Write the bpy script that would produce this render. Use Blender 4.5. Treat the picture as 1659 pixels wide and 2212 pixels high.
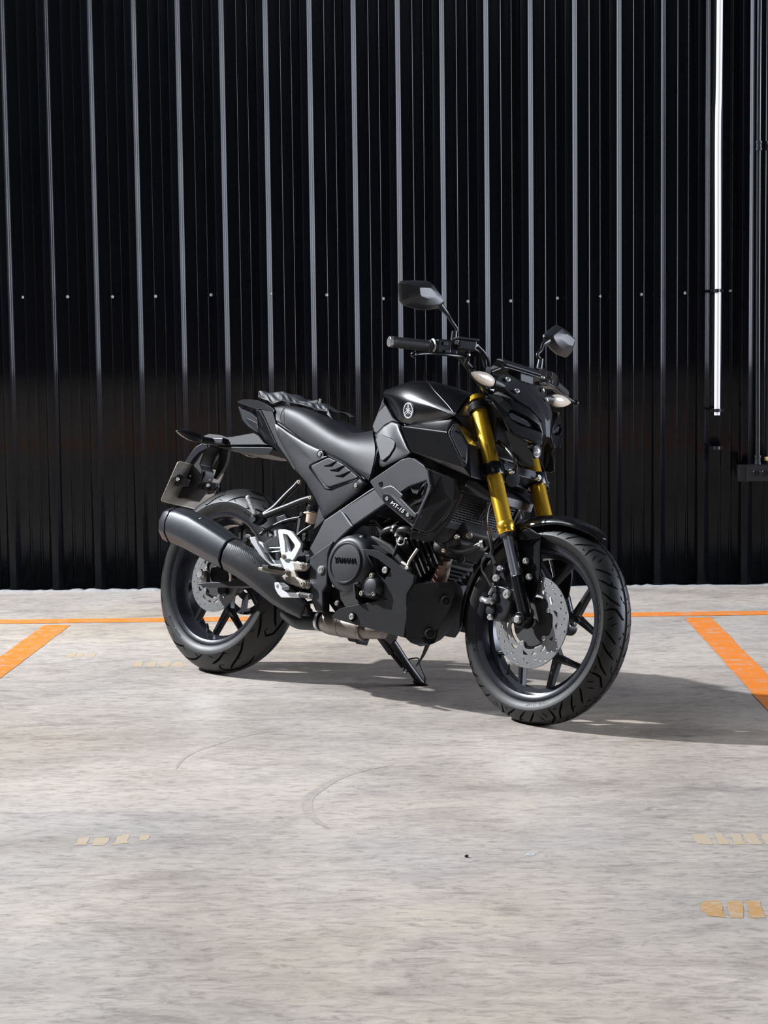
import bpy, bmesh, math, random
from mathutils import Vector, Matrix, Euler
from math import radians as rad, sin, cos, pi, atan2, sqrt
for o in list(bpy.data.objects): bpy.data.objects.remove(o)
SC = bpy.context.scene
COL = SC.collection

# ---------------------------------------------------------------- camera
cam_d = bpy.data.cameras.new('camera'); cam = bpy.data.objects.new('camera', cam_d); COL.objects.link(cam)
cam_d.sensor_fit = 'VERTICAL'; cam_d.sensor_height = 36.0; cam_d.lens = 4002.45 / 2212 * 36.0
cam_d.clip_start = .1; cam_d.clip_end = 100
_r = Vector((0.99948868, 0.02964045, -0.01199283)); _u = Vector((0.00924535, 0.0911516, 0.99579411)); _f = Vector((-0.03060895, 0.99539582, -0.09083096))
cam.matrix_world = Matrix(((_r.x, _u.x, -_f.x, 0), (_r.y, _u.y, -_f.y, 0), (_r.z, _u.z, -_f.z, 1.09426), (0, 0, 0, 1)))
SC.camera = cam
# ---------------------------------------------------------------- world, lamps, exposure
SC.view_settings.view_transform = 'Standard'; SC.view_settings.look = 'None'
SC.view_settings.gamma = 1; SC.view_settings.exposure = 0; SC.view_settings.use_curve_mapping = False
w = bpy.data.worlds.new('night'); SC.world = w; w.use_nodes = True
w.node_tree.nodes['Background'].inputs[0].default_value = (.55, .62, .8, 1)
w.node_tree.nodes['Background'].inputs[1].default_value = .06

def lamp(name, kind, loc, target, energy, color=(1, 1, 1), **kw):
    d = bpy.data.lights.new(name, kind); d.energy = energy; d.color = color
    for k, v in kw.items(): setattr(d, k, v)
    o = bpy.data.objects.new(name, d); COL.objects.link(o); o.location = loc
    o.rotation_euler = (Vector(target) - Vector(loc)).to_track_quat('-Z', 'Y').to_euler()
    return o
lamp('key_lamp', 'AREA', (-8.6, 8.0, 6.9), (0, 5.6, 0), 2650, (.93, .96, 1), shape='DISK', size=.22)
lamp('ceiling_tubes', 'AREA', (-3.6, 5.6, 5.6), (-.6, 5.8, .4), 170, (.86, .92, 1), shape='RECTANGLE', size=.7, size_y=3.6)
lamp('front_fill', 'AREA', (-1.0, -1.5, 5.5), (0, 5, 0), 25, (1, .98, .95), shape='RECTANGLE', size=3.2, size_y=.5)  # added soft fill from behind the camera, not a known fixture
lamp('side_reflection_light', 'AREA', (9.5, 5.5, 2.9), (0, 5.5, 2.6), 1400, (.80, .86, 1), shape='RECTANGLE', size=5.4, size_y=4.4)  # added area light standing in for a bright wall, reflected in the ribs

# ---------------------------------------------------------------- materials
def mat(name, col, rough=.5, metal=0, noise=0, nscale=40, bump=0, bscale=200, coat=0, spec=None, trans=0, emit=None, rvar=0):
    m = bpy.data.materials.new(name); m.use_nodes = True; nt = m.node_tree; b = nt.nodes['Principled BSDF']
    b.inputs['Base Color'].default_value = (*col, 1); b.inputs['Roughness'].default_value = rough; b.inputs['Metallic'].default_value = metal
    if coat: b.inputs['Coat Weight'].default_value = coat; b.inputs['Coat Roughness'].default_value = .08
    if spec is not None: b.inputs['Specular IOR Level'].default_value = spec
    if trans: b.inputs['Transmission Weight'].default_value = trans
    tc = nt.nodes.new('ShaderNodeTexCoord')
    def nz(scale, det=4):
        n = nt.nodes.new('ShaderNodeTexNoise'); n.inputs['Scale'].default_value = scale; n.inputs['Detail'].default_value = det
        nt.links.new(tc.outputs['Object'], n.inputs['Vector']); return n
    if noise:
        n = nz(nscale); mx = nt.nodes.new('ShaderNodeMix'); mx.data_type = 'RGBA'
        nt.links.new(n.outputs['Fac'], mx.inputs['Factor'])
        mx.inputs['A'].default_value = (*[c * (1 - noise) for c in col], 1); mx.inputs['B'].default_value = (*[min(1, c * (1 + noise)) for c in col], 1)
        nt.links.new(mx.outputs['Result'], b.inputs['Base Color'])
    if rvar:
        n = nz(nscale * .7); mr = nt.nodes.new('ShaderNodeMapRange'); nt.links.new(n.outputs['Fac'], mr.inputs['Value'])
        mr.inputs['To Min'].default_value = max(.02, rough - rvar); mr.inputs['To Max'].default_value = rough + rvar
        nt.links.new(mr.outputs['Result'], b.inputs['Roughness'])
    if bump:
        n = nz(bscale, 3); bp = nt.nodes.new('ShaderNodeBump'); bp.inputs['Strength'].default_value = bump; bp.inputs['Distance'].default_value = .002
        nt.links.new(n.outputs['Fac'], bp.inputs['Height']); nt.links.new(bp.outputs['Normal'], b.inputs['Normal'])
    return m
M = {
 'matte': mat('matte_black_plastic', (.011, .0115, .014), .42, noise=.25, nscale=25, bump=.06, bscale=900, rvar=.05),
 'matte2': mat('charcoal_plastic', (.016, .017, .021), .42, noise=.2, nscale=18, bump=.07, bscale=1200, rvar=.05),
 'dull': mat('dull_black_plastic', (.008, .0085, .011), .55, noise=.2, nscale=20, spec=.2),
 'maskblack': mat('mask_black_plastic', (.010, .0105, .0125), .5, noise=.2, nscale=20, bump=.06, bscale=1000, spec=.28),
 'silver': mat('silver_print', (.62, .63, .66), .35),
 'dark': mat('dark_plastic', (.005, .005, .006), .55, bump=.05, bscale=700),
 'gloss': mat('gloss_black_paint', (.0045, .0046, .0055), .25, noise=.3, nscale=12, rvar=.03, spec=.38),
 'satin': mat('satin_black_paint', (.008, .0083, .010), .34, noise=.3, nscale=30, rvar=.05),
 'metaldark': mat('dark_grey_metal', (.024, .025, .029), .4, .4, noise=.25, nscale=30, bump=.06, bscale=600),
 'rim': mat('wheel_grey_paint', (.022, .023, .029), .26, .3, noise=.3, nscale=25, rvar=.07),
 'tyre': mat('tyre_rubber', (.0085, .0084, .0084), .48, noise=.2, nscale=14, bump=.03, bscale=500, rvar=.05, spec=.42),
 'tread': mat('tread_groove_rubber', (.002, .002, .002), .9, spec=.05),
 'letter': mat('raised_tyre_lettering', (.02, .02, .021), .45),
 'gold': mat('gold_anodised_metal', (1.0, .60, .055), .25, .84, rvar=0),
 'chrome': mat('chrome', (.85, .87, .9), .2, 1),
 'steel': mat('brushed_steel', (.42, .42, .42), .33, .85, noise=.05, nscale=160, rvar=.04),
 'bolt': mat('zinc_bolt', (.7, .7, .68), .3, .8),
 'alu': mat('cast_aluminium', (.66, .67, .69), .42, .3, noise=.05, nscale=40, bump=.06, bscale=500),
 'aludirty': mat('stained_aluminium', (.36, .33, .28), .45, .6, noise=.3, nscale=45, bump=.15, bscale=400),
 'exhaust': mat('heated_exhaust_metal', (.2, .17, .15), .42, .7, noise=.4, nscale=22, rvar=.12),
 'heatpipe': mat('rusty_header_pipe', (.3, .19, .13), .5, .5, noise=.3, nscale=35),
 'muffler': mat('muffler_grey_paint', (.03, .032, .039), .38, .35, noise=.12, nscale=14, rvar=.05, bump=.03, bscale=900),
 'vinyl': mat('black_vinyl', (.014, .0145, .018), .48, noise=.15, nscale=20, bump=.12, bscale=1400, rvar=.05, spec=.4),
 'rubber': mat('black_rubber', (.010, .010, .0105), .5, bump=.1, bscale=800),
 'cloth': mat('black_cloth', (.02, .021, .025), .55, noise=.3, nscale=40, bump=.15, bscale=900),
 'lens': mat('clear_indicator_lens', (.55, .48, .39), .2, noise=.12, nscale=60, coat=.4, rvar=.05),
 'lens2': mat('smoked_lamp_lens', (.05, .052, .058), .14, coat=.7),
 'glass': mat('lamp_glass', (.75, .78, .82), .07, .5, coat=1),
 'fluid': mat('translucent_reservoir', (.62, .47, .36), .4, noise=.1, nscale=60),
 'white': mat('white_enamel', (.75, .76, .78), .4),
 'plate': mat('bare_metal_plate', (.33, .31, .28), .5, .5, noise=.3, nscale=40, rvar=.1),
 'engine': mat('engine_casting', (.02, .019, .018), .55, .3, noise=.4, nscale=50, bump=.35, bscale=260),
 'enginedark': mat('dark_casting', (.009, .0085, .008), .65, .1, noise=.4, nscale=50, bump=.35, bscale=260),  # the engine casting in a darker tone, for the cooling fins
 'guard': mat('radiator_guard_grey', (.022, .024, .028), .5, .2),
 'mirror': mat('mirror_glass', (.7, .72, .75), .03, 1),
 'pvc': mat('white_pvc', (.78, .77, .82), .35),
 'brass': mat('yellow_fitting', (.65, .48, .16), .35, .3),
 'mount': mat('screw_head', (.5, .56, .52), .4, .5),
 'hose': mat('black_hose', (.012, .012, .013), .38),
}

# ---------------------------------------------------------------- mesh helpers
V = Vector
class MB:
    def __init__(s): s.v = []; s.f = []
    def add(s, vs, fs):
        n = len(s.v); s.v += [tuple(v) for v in vs]; s.f += [[i + n for i in f] for f in fs]; return s
    def box(s, c, size, R=None):
        vs = []
        for x in (-.5, .5):
            for y in (-.5, .5):
                for z in (-.5, .5):
                    p = Vector((x * size[0], y * size[1], z * size[2]))
                    if R: p = R @ p
                    vs.append(p + Vector(c))
        return s.add(vs, [[0, 1, 3, 2], [4, 6, 7, 5], [0, 4, 5, 1], [2, 3, 7, 6], [0, 2, 6, 4], [1, 5, 7, 3]])
    def lathe(s, p, axis, prof, n=24, caps=True, ph=0):
        p = Vector(p); a = Vector(axis).normalized(); e = a.orthogonal().normalized(); g = a.cross(e)
        vs = []; fs = []
        for (t, r) in prof:
            for i in range(n):
                th = 2 * pi * i / n + ph; vs.append(p + a * t + (e * cos(th) + g * sin(th)) * r)
        for k in range(len(prof) - 1):
            for i in range(n): fs.append([k * n + i, k * n + (i + 1) % n, (k + 1) * n + (i + 1) % n, (k + 1) * n + i])
        if caps: fs += [list(range(n))[::-1], [(len(prof) - 1) * n + i for i in range(n)]]
        return s.add(vs, fs)
    def cyl(s, a, b, r0, r1=None, n=20):
        a = Vector(a); b = Vector(b); return s.lathe(a, b - a, [(0, r0), ((b - a).length, r0 if r1 is None else r1)], n)
    def ball(s, c, r, n=16, sc=(1, 1, 1)):
        vs = [Vector(c) + Vector((0, 0, r * sc[2]))]; fs = []
        for j in range(1, n // 2):
            for i in range(n):
                t = pi * j / (n // 2); u = 2 * pi * i / n
                vs.append(Vector(c) + Vector((r * sin(t) * cos(u) * sc[0], r * sin(t) * sin(u) * sc[1], r * cos(t) * sc[2])))
        vs.append(Vector(c) - Vector((0, 0, r * sc[2]))); L = len(vs) - 1
        for i in range(n):
            fs.append([0, 1 + i, 1 + (i + 1) % n]); b = 1 + (n // 2 - 2) * n; fs.append([L, b + (i + 1) % n, b + i])
        for j in range(n // 2 - 2):
            for i in range(n):
                a = 1 + j * n; fs.append([a + i, a + n + i, a + n + (i + 1) % n, a + (i + 1) % n])
        return s.add(vs, fs)
    def tube(s, pts, r, n=10, sub=6, flat=1):
        P = [Vector(p) for p in pts]; Q = []
        if len(P) > 2 and sub > 1:
            E = [2 * P[0] - P[1]] + P + [2 * P[-1] - P[-2]]
            for k in range(1, len(E) - 2):
                for j in range(sub):
                    t = j / sub; a, b, c, d = E[k - 1:k + 3]
                    Q.append(.5 * ((2 * b) + (c - a) * t + (2 * a - 5 * b + 4 * c - d) * t * t + (3 * b - a - 3 * c + d) * t ** 3))
            Q.append(P[-1])
        else: Q = P
        rs = r if isinstance(r, (list, tuple)) else [r] * len(P)
        vs = []; fs = []; up = None
        for k, q in enumerate(Q):
            d = (Q[min(k + 1, len(Q) - 1)] - Q[max(k - 1, 0)]).normalized()
            if up is None: up = d.orthogonal().normalized()
            up = (up - d * up.dot(d)).normalized(); g = d.cross(up)
            f = k / max(1, len(Q) - 1) * (len(P) - 1); i0 = int(f); rr = rs[i0] + (rs[min(i0 + 1, len(rs) - 1)] - rs[i0]) * (f - i0)
            for i in range(n):
                th = 2 * pi * i / n; vs.append(q + up * cos(th) * rr * flat + g * sin(th) * rr)
        for k in range(len(Q) - 1):
            for i in range(n): fs.append([k * n + i, k * n + (i + 1) % n, (k + 1) * n + (i + 1) % n, (k + 1) * n + i])
        fs += [list(range(n))[::-1], [(len(Q) - 1) * n + i for i in range(n)]]
        return s.add(vs, fs)
    def prism(s, pts, d):
        d = Vector(d); n = len(pts); P = [Vector(p) for p in pts]
        vs = P + [p + d for p in P]
        return s.add(vs, [list(range(n)), [n + i for i in range(n)][::-1]] + [[i, n + i, n + (i + 1) % n, (i + 1) % n] for i in range(n)])
    def loft(s, rings, caps=True):
        n = len(rings[0]); vs = [p for r in rings for p in r]; fs = []
        for k in range(len(rings) - 1):
            for i in range(n): fs.append([k * n + i, k * n + (i + 1) % n, (k + 1) * n + (i + 1) % n, (k + 1) * n + i])
        if caps: fs += [list(range(n))[::-1], [(len(rings) - 1) * n + i for i in range(n)]]
        return s.add(vs, fs)
    def mirrored(s):
        m = MB(); m.v = [(x, -y, z) for x, y, z in s.v]; m.f = [f[::-1] for f in s.f]; return m

def obj(name, mb, m, parent=None, bevel=0, sub=0, solid=0, smooth=True, mtx=None, angle=35, seg=2):
    me = bpy.data.meshes.new(name); me.from_pydata(mb.v, [], mb.f); me.validate()
    b = bmesh.new(); b.from_mesh(me)
    bmesh.ops.remove_doubles(b, verts=b.verts, dist=1e-5)
    bmesh.ops.recalc_face_normals(b, faces=b.faces); b.to_mesh(me); b.free()
    me.materials.append(M[m] if isinstance(m, str) else m)
    o = bpy.data.objects.new(name, me); COL.objects.link(o)
    if parent: o.parent = parent
    if mtx is not None: o.matrix_local = mtx
    if smooth:
        me.polygons.foreach_set('use_smooth', [True] * len(me.polygons)); me.set_sharp_from_angle(angle=rad(180 if sub else angle))
    if solid:
        md = o.modifiers.new('solid', 'SOLIDIFY'); md.thickness = solid; md.offset = -1
    if bevel:
        md = o.modifiers.new('bevel', 'BEVEL'); md.width = bevel; md.segments = seg; md.limit_method = 'ANGLE'; md.angle_limit = rad(30); md.use_clamp_overlap = True; md.harden_normals = True
    if sub:
        md = o.modifiers.new('sub', 'SUBSURF'); md.levels = sub; md.render_levels = sub
    return o
def empty(name, loc=(0, 0, 0), parent=None, mtx=None):
    o = bpy.data.objects.new(name, None); COL.objects.link(o); o.location = loc; o.empty_display_size = .1
    if parent: o.parent = parent
    if mtx is not None: o.matrix_local = mtx
    return o
def tag(o, label, cat, group=None):
    o['label'] = label; o['category'] = cat
    if group: o['group'] = group
    return o
def both(name, mb, m, parent, **k):
    a = obj(name, mb, m, parent, **k); b = obj(name, mb.mirrored(), m, parent, **k); return a, b
def panel(name, pts, t, m, parent, bevel=.002, two=True, **k):
    """outline on the near (-y) side, thickness t towards the bike's middle plane"""
    mb = MB().prism(pts, (0, t, 0))
    return both(name, mb, m, parent, bevel=bevel, **k) if two else (obj(name, mb, m, parent, bevel=bevel, **k),)
def bulged(name, pts, t, m, parent, bulge, **k):
    n = len(pts); c = [sum(p[j] for p in pts) / n for j in range(3)]; vs = [(x, y + t, z) for x, y, z in pts]; S_ = ((1, 0), (.985, .5), (.95, .72), (.86, .86), (.7, .95), (.45, 1.0), (.2, 1.0))
    for sc_, h in S_: vs += [(c[0] + (p[0] - c[0]) * sc_, p[1] * sc_ + c[1] * (1 - sc_) - bulge * h, c[2] + (p[2] - c[2]) * sc_) for p in pts]
    fs = [list(range(n))[::-1]] + [[r * n + i, r * n + (i + 1) % n, (r + 1) * n + (i + 1) % n, (r + 1) * n + i] for r in range(len(S_)) for i in range(n)] + [[len(S_) * n + i for i in range(n)]]
    return both(name, MB().add(vs, fs), m, parent, angle=75, **k)
def snap(o, p, direction=(0, 1, 0), off=.0, start=.3):
    """drop a point onto the finished surface of o (o's own space)"""
    bpy.context.view_layer.update(); e = o.evaluated_get(bpy.context.evaluated_depsgraph_get()); d = V(direction).normalized()
    ok, loc, nrm, i = e.ray_cast(V(p) - d * start, d)
    if not ok: return V(p), -d
    if nrm.dot(d) > 0: nrm = -nrm
    return loc + nrm * off, nrm
def across(name, pts, m, parent, bevel=.003, k=1.0, **kw):
    """solid running through from an outline to its mirror image"""
    n = len(pts); vs = list(pts) + [(x, -y * k, z) for x, y, z in pts]
    mb = MB().add(vs, [list(range(n)), [n + i for i in range(n)][::-1]] + [[i, n + i, n + (i + 1) % n, (i + 1) % n] for i in range(n)])
    return obj(name, mb, m, parent, bevel=bevel, **kw)
def grid(name, rows, m, parent, close=None, **k):
    """rows[0] on the middle plane, then outwards/downwards on the near side; mirrored across"""
    nr = len(rows); nc = len(rows[0]); full = [[(x, -y, z) for x, y, z in r] for r in rows[:0:-1]] + [list(r) for r in rows]
    vs = [p for r in full for p in r]; fs = []
    for j in range(len(full) - 1):
        for i in range(nc - 1): a = j * nc + i; fs.append([a, a + 1, a + nc + 1, a + nc])
    return obj(name, MB().add(vs, fs), m, parent, **k)
def bolt(p, nrm, r, parent, m='bolt', h=.004, name='bolt', mtx=None):
    mb = MB().lathe(p, nrm, [(-.003, r * 1.0), (h * .5, r), (h, r * .72), (h, r * .42), (h * .45, r * .36)], 14)
    return obj(name, mb, m, parent, mtx=mtx)
def text(name, body, size, origin, right, up, m, parent, extrude=.0006, shear=0, xs=1.0, mtx=None, bold=0, align='CENTER', bend=None):
    cu = bpy.data.curves.new('t', 'FONT'); cu.body = body; cu.size = size; cu.extrude = extrude; cu.shear = shear; cu.offset = bold; cu.resolution_u = 3
    cu.align_x = align; cu.align_y = 'CENTER'
    t = bpy.data.objects.new('t', cu); COL.objects.link(t); bpy.context.view_layer.update()
    me = bpy.data.meshes.new_from_object(t.evaluated_get(bpy.context.evaluated_depsgraph_get()))
    bpy.data.objects.remove(t); bpy.data.curves.remove(cu)
    r = Vector(right).normalized(); u = Vector(up); u = (u - r * u.dot(r)).normalized(); n = r.cross(u); o0 = Vector(origin)
    for v in me.vertices:
        c = v.co.copy()
        v.co = bend(c.x * xs, c.y, c.z) if bend else o0 + r * c.x * xs + u * c.y + n * c.z
    me.name = name; me.materials.clear(); me.materials.append(M[m])
    o = bpy.data.objects.new(name, me); COL.objects.link(o); o.parent = parent
    if mtx is not None: o.matrix_local = mtx
    return o
def cutmesh(loops, t, fmap, mb=None):
    """flat plate with holes: first loop outside, the rest holes; fmap(u, v, w) -> point"""
    cu = bpy.data.curves.new('c', 'CURVE'); cu.dimensions = '2D'; cu.fill_mode = 'BOTH'; cu.extrude = t / 2
    for lp in loops:
        sp = cu.splines.new('POLY'); sp.points.add(len(lp) - 1); sp.use_cyclic_u = True
        for i, p in enumerate(lp): sp.points[i].co = (p[0], p[1], 0, 1)
    t_ = bpy.data.objects.new('c', cu); COL.objects.link(t_); bpy.context.view_layer.update()
    me = bpy.data.meshes.new_from_object(t_.evaluated_get(bpy.context.evaluated_depsgraph_get()))
    bpy.data.objects.remove(t_); bpy.data.curves.remove(cu)
    mb = mb or MB(); mb.add([fmap(*v.co) for v in me.vertices], [list(p.vertices) for p in me.polygons]); bpy.data.meshes.remove(me); return mb
def circle2(cx, cy, r, n=12): return [(cx + r * cos(2 * pi * i / n), cy + r * sin(2 * pi * i / n)) for i in range(n)]
def side_plate(loops, t):
    """loops of 3-D near-side points; keeps the lateral position of the first loop through a fitted plane, thickness t inwards"""
    P = loops[0]; n = len(P); cx = sum(p[0] for p in P) / n; cy = sum(p[1] for p in P) / n; cz = sum(p[2] for p in P) / n
    sxx = sum((p[0] - cx) ** 2 for p in P); szz = sum((p[2] - cz) ** 2 for p in P); sxz = sum((p[0] - cx) * (p[2] - cz) for p in P)
    sxy = sum((p[0] - cx) * (p[1] - cy) for p in P); szy = sum((p[2] - cz) * (p[1] - cy) for p in P); D = sxx * szz - sxz * sxz or 1e-9
    a = (sxy * szz - szy * sxz) / D; b = (szy * sxx - sxy * sxz) / D
    return cutmesh([[(p[0], p[2]) for p in lp] for lp in loops], t, lambda u, v, w_: (u, cy + a * (u - cx) + b * (v - cz) + w_ + t / 2, v))
def lerp(a, b, t): return tuple(a[i] + (b[i] - a[i]) * t for i in range(len(a)))

# ---------------------------------------------------------------- floor
WY = 8.2518; RS = .19267; RX0 = -1.92733
def floor_material():
    m = bpy.data.materials.new('stained_concrete'); m.use_nodes = True; nt = m.node_tree; b = nt.nodes['Principled BSDF']; L = nt.links.new
    tc = nt.nodes.new('ShaderNodeTexCoord')
    def mp(sc, rot=0):
        n = nt.nodes.new('ShaderNodeMapping'); n.inputs['Scale'].default_value = sc; n.inputs['Rotation'].default_value = (0, 0, rot); L(tc.outputs['Object'], n.inputs['Vector']); return n
    def nz(mpn, scale, det, dist=0, rough=.6):
        n = nt.nodes.new('ShaderNodeTexNoise'); n.inputs['Scale'].default_value = scale; n.inputs['Detail'].default_value = det; n.inputs['Distortion'].default_value = dist; n.inputs['Roughness'].default_value = rough
        L(mpn.outputs['Vector'], n.inputs['Vector']); return n
    def ramp(n, st):
        r = nt.nodes.new('ShaderNodeValToRGB'); L(n.outputs['Fac'], r.inputs['Fac']); e = r.color_ramp.elements
        e[0].position, e[0].color = st[0][0], (*st[0][1], 1); e[1].position, e[1].color = st[-1][0], (*st[-1][1], 1)
        for p, c in st[1:-1]: x = e.new(p); x.color = (*c, 1)
        return r
    def mix(a, bb, fac, mode='MIX'):
        x = nt.nodes.new('ShaderNodeMix'); x.data_type = 'RGBA'; x.blend_type = mode
        if isinstance(fac, float): x.inputs['Factor'].default_value = fac
        else: L(fac, x.inputs['Factor'])
        L(a, x.inputs['A']); L(bb, x.inputs['B']); return x.outputs['Result']
    base = ramp(nz(mp((1, 1, 1)), .9, 5, .6), [(.3, (.295, .267, .237)), (.5, (.385, .350, .312)), (.7, (.46, .42, .375))])
    fine = ramp(nz(mp((.75, 2.0, 1), .12), 26, 10, .9, .74), [(.34, (.55, .55, .56)), (.5, (1, 1, 1)), (.68, (1.22, 1.21, 1.18))])
    mid = ramp(nz(mp((.8, 1.8, 1), -.15), 3.4, 9, .8, .68), [(.3, (.62, .61, .62)), (.5, (1, 1, 1)), (.7, (1.12, 1.11, 1.08))])
    tint = ramp(nz(mp((1, 1, 1)), .55, 3), [(.35, (.95, .97, 1.03)), (.65, (1.06, 1.0, .92))])
    c = mix(base.outputs[0], fine.outputs[0], .85, 'MULTIPLY'); c = mix(c, mid.outputs[0], .8, 'MULTIPLY'); c = mix(c, tint.outputs[0], 1.0, 'MULTIPLY')
    L(c, b.inputs['Base Color'])
    rr = nt.nodes.new('ShaderNodeMapRange'); n = nz(mp((1, 1, 1)), 5, 5); L(n.outputs['Fac'], rr.inputs['Value']); rr.inputs['To Min'].default_value = .38; rr.inputs['To Max'].default_value = .6
    L(rr.outputs['Result'], b.inputs['Roughness'])
    bp = nt.nodes.new('ShaderNodeBump'); bp.inputs['Strength'].default_value = .12; bp.inputs['Distance'].default_value = .003
    n2 = nz(mp((1, 1.4, 1)), 40, 6, .8); L(n2.outputs['Fac'], bp.inputs['Height']); L(bp.outputs['Normal'], b.inputs['Normal'])
    return m
def paint_material(name, col, wear, scale=18, stretch=1.6):
    m = mat(name, col, .5); nt = m.node_tree; b = nt.nodes['Principled BSDF']; L = nt.links.new
    tc = nt.nodes.new('ShaderNodeTexCoord'); mp = nt.nodes.new('ShaderNodeMapping'); mp.inputs['Scale'].default_value = (1, stretch, 1); L(tc.outputs['Object'], mp.inputs['Vector'])
    n = nt.nodes.new('ShaderNodeTexNoise'); n.inputs['Scale'].default_value = scale; n.inputs['Detail'].default_value = 9; n.inputs['Roughness'].default_value = .72; n.inputs['Distortion'].default_value = 1.2; L(mp.outputs['Vector'], n.inputs['Vector'])
    r = nt.nodes.new('ShaderNodeValToRGB'); L(n.outputs['Fac'], r.inputs['Fac']); e = r.color_ramp.elements
    e[0].position = wear - .14; e[0].color = (.42, .36, .3, 1); e[1].position = wear + .1; e[1].color = (*col, 1)
    L(r.outputs['Color'], b.inputs['Base Color'])
    return m
MF = floor_material()
fl = obj('floor', MB().box((0, 2.2, -.1), (24, 17, .2)), MF, smooth=False); fl['kind'] = 'structure'
orange = paint_material('worn_orange_paint', (.66, .19, .022), .40)
def slab(name, quad, m, parent, h=.0012, **k):
    return obj(name, MB().prism([(x, y, .0001) for x, y in quad], (0, 0, h)), m, parent, smooth=False, **k)
def strip(name, x0, y0, x1, y1, wd, m, parent, h=.0012):
    """painted stripe with slightly uneven edges"""
    n = 40; rng = random.Random(int(abs(x0 * 100 + y1 * 10))); d = V((x1 - x0, y1 - y0)).normalized(); nn = V((-d.y, d.x)); A = []; B_ = []
    for i in range(n + 1):
        t = i / n; p = V((x0, y0)).lerp(V((x1, y1)), t)
        A.append(p + nn * (wd / 2 + rng.uniform(-.002, .002))); B_.append(p - nn * (wd / 2 + rng.uniform(-.002, .002)))
    mb = MB()
    vs = [(a.x, a.y, h) for a in A] + [(b.x, b.y, h) for b in B_]
    mb.add(vs, [[i, i + 1, n + 2 + i, n + 1 + i] for i in range(n)])
    return obj(name, mb, m, parent, solid=0, smooth=False)
k = (7.385 - 7.303) / 3.06
strip('parking_line', -6.5, 7.303 + k * (-6.5 + 1.77), 6.5, 7.385 + k * (6.5 - 1.3), .11, orange, fl)
for x in (-4.08, -1.518, 1.011, 3.54):
    strip('parking_line', x, 7.24 + k * (x + .2), x, 3.2, .104, orange, fl, .0011)
# uneven mortar left along the foot of the wall
mb = MB(); rng = random.Random(3); n = 420; prof = []
for i in range(n + 1):
    x = -5.2 + 10.4 * i / n; h = .003 + .008 * max(0, rng.gauss(.2, .5)); d = .012 + .022 * rng.random(); prof.append([(x, WY + .02, h), (x, WY - .02 - d * .4, h * .8), (x, WY - .024 - d, 0)])
vs = [p for r in prof for p in r]; mb.add(vs, [[3 * i + j, 3 * i + j + 1, 3 * i + j + 4, 3 * i + j + 3] for i in range(n) for j in (0, 1)])
tr = obj('trim_1', mb, mat('rough_grey_mortar', (.27, .27, .27), .9, noise=.4, nscale=60, bump=.6, bscale=120), smooth=False); tr['kind'] = 'structure'
tape = paint_material('faded_brown_tape', (.42, .24, .09), .45, 30)
tape2 = paint_material('faint_tan_stain', (.43, .34, .22), .5, 22)
def fpx(n): return n
# ---------------------------------------------------------------- corrugated back wall
wall_m = mat('black_enamelled_sheet', (.0030, .0033, .0046), .2, noise=.3, nscale=3, rvar=.03, spec=.18)
back = obj('wall_back', MB().box((0, WY + .06, 3), (10.6, .02, 6.2)), 'dark', smooth=False); back['kind'] = 'structure'
def ribprofile(i0, n, over):
    """x, depth towards the camera, one sheet of n ribs; rib index i sits at RX0+RS*i"""
    P = []
    def rib(c, L, h, top, dx=0):
        q = lambda f, e: (c + .0125 + L * f + e * .63, h * (1 - f) + e * .77)
        return [(c - .034, 0), (c - .0262 + dx, 0), (c - .0150, h), (c + .0125, h), q(.30, 0), q(.34, .0003), q(.38, 0), q(.62, 0), q(.66, .0003), q(.70, 0), (c + .0125 + L, 0), (c + .04, 0)]
    for j in range(n):
        c = RX0 + RS * (i0 + j) - .0
        P += rib(c, .0225, .0185, .026)
        for q in (.083, .130):
            P += [(c + q - .006, 0), (c + q - .002, .0032), (c + q + .002, .0032), (c + q + .006, 0)]
    c = RX0 + RS * (i0 + n)
    P += rib(c, .0225, .0170, .026)[:11]
    return P
def rounded(P, r=.0016):
    out = [P[0]]
    for a, b, c in zip(P, P[1:], P[2:]):
        a, b, c = V(a), V(b), V(c); d1 = (a - b); d2 = (c - b); l = min(r, d1.length * .4, d2.length * .4)
        if abs(d1.normalized().cross(d2.normalized())) < .05: out.append(tuple(b)); continue
        p = b + d1.normalized() * l; q = b + d2.normalized() * l
        out += [tuple(p), tuple((p + q) * .25 + b * .5), tuple(q)]
    out.append(P[-1]); return out
rng = random.Random(11)
for pi_ in range(-5, 7):
    i0 = 4 * pi_ + 1
    P = rounded(ribprofile(i0, 4, True)); yoff = .0022 * (pi_ % 2)
    tw = rng.uniform(-.004, .004)
    mb = MB(); vs = []; zs = [0.0, 1.0, 2.0, 3.0, 4.2, 6.0]
    for z in zs:
        for (x, d) in P: vs.append((x, WY - d - yoff - tw * (x - P[0][0]), z + .004))
    nP = len(P); mb.add(vs, [[a * nP + i, a * nP + i + 1, (a + 1) * nP + i + 1, (a + 1) * nP + i] for a in range(len(zs) - 1) for i in range(nP - 1)])
    pn = obj('wall_panel', mb, wall_m, back, angle=60)
    pn.modifiers.new('solid', 'SOLIDIFY').thickness = .0006
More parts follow.
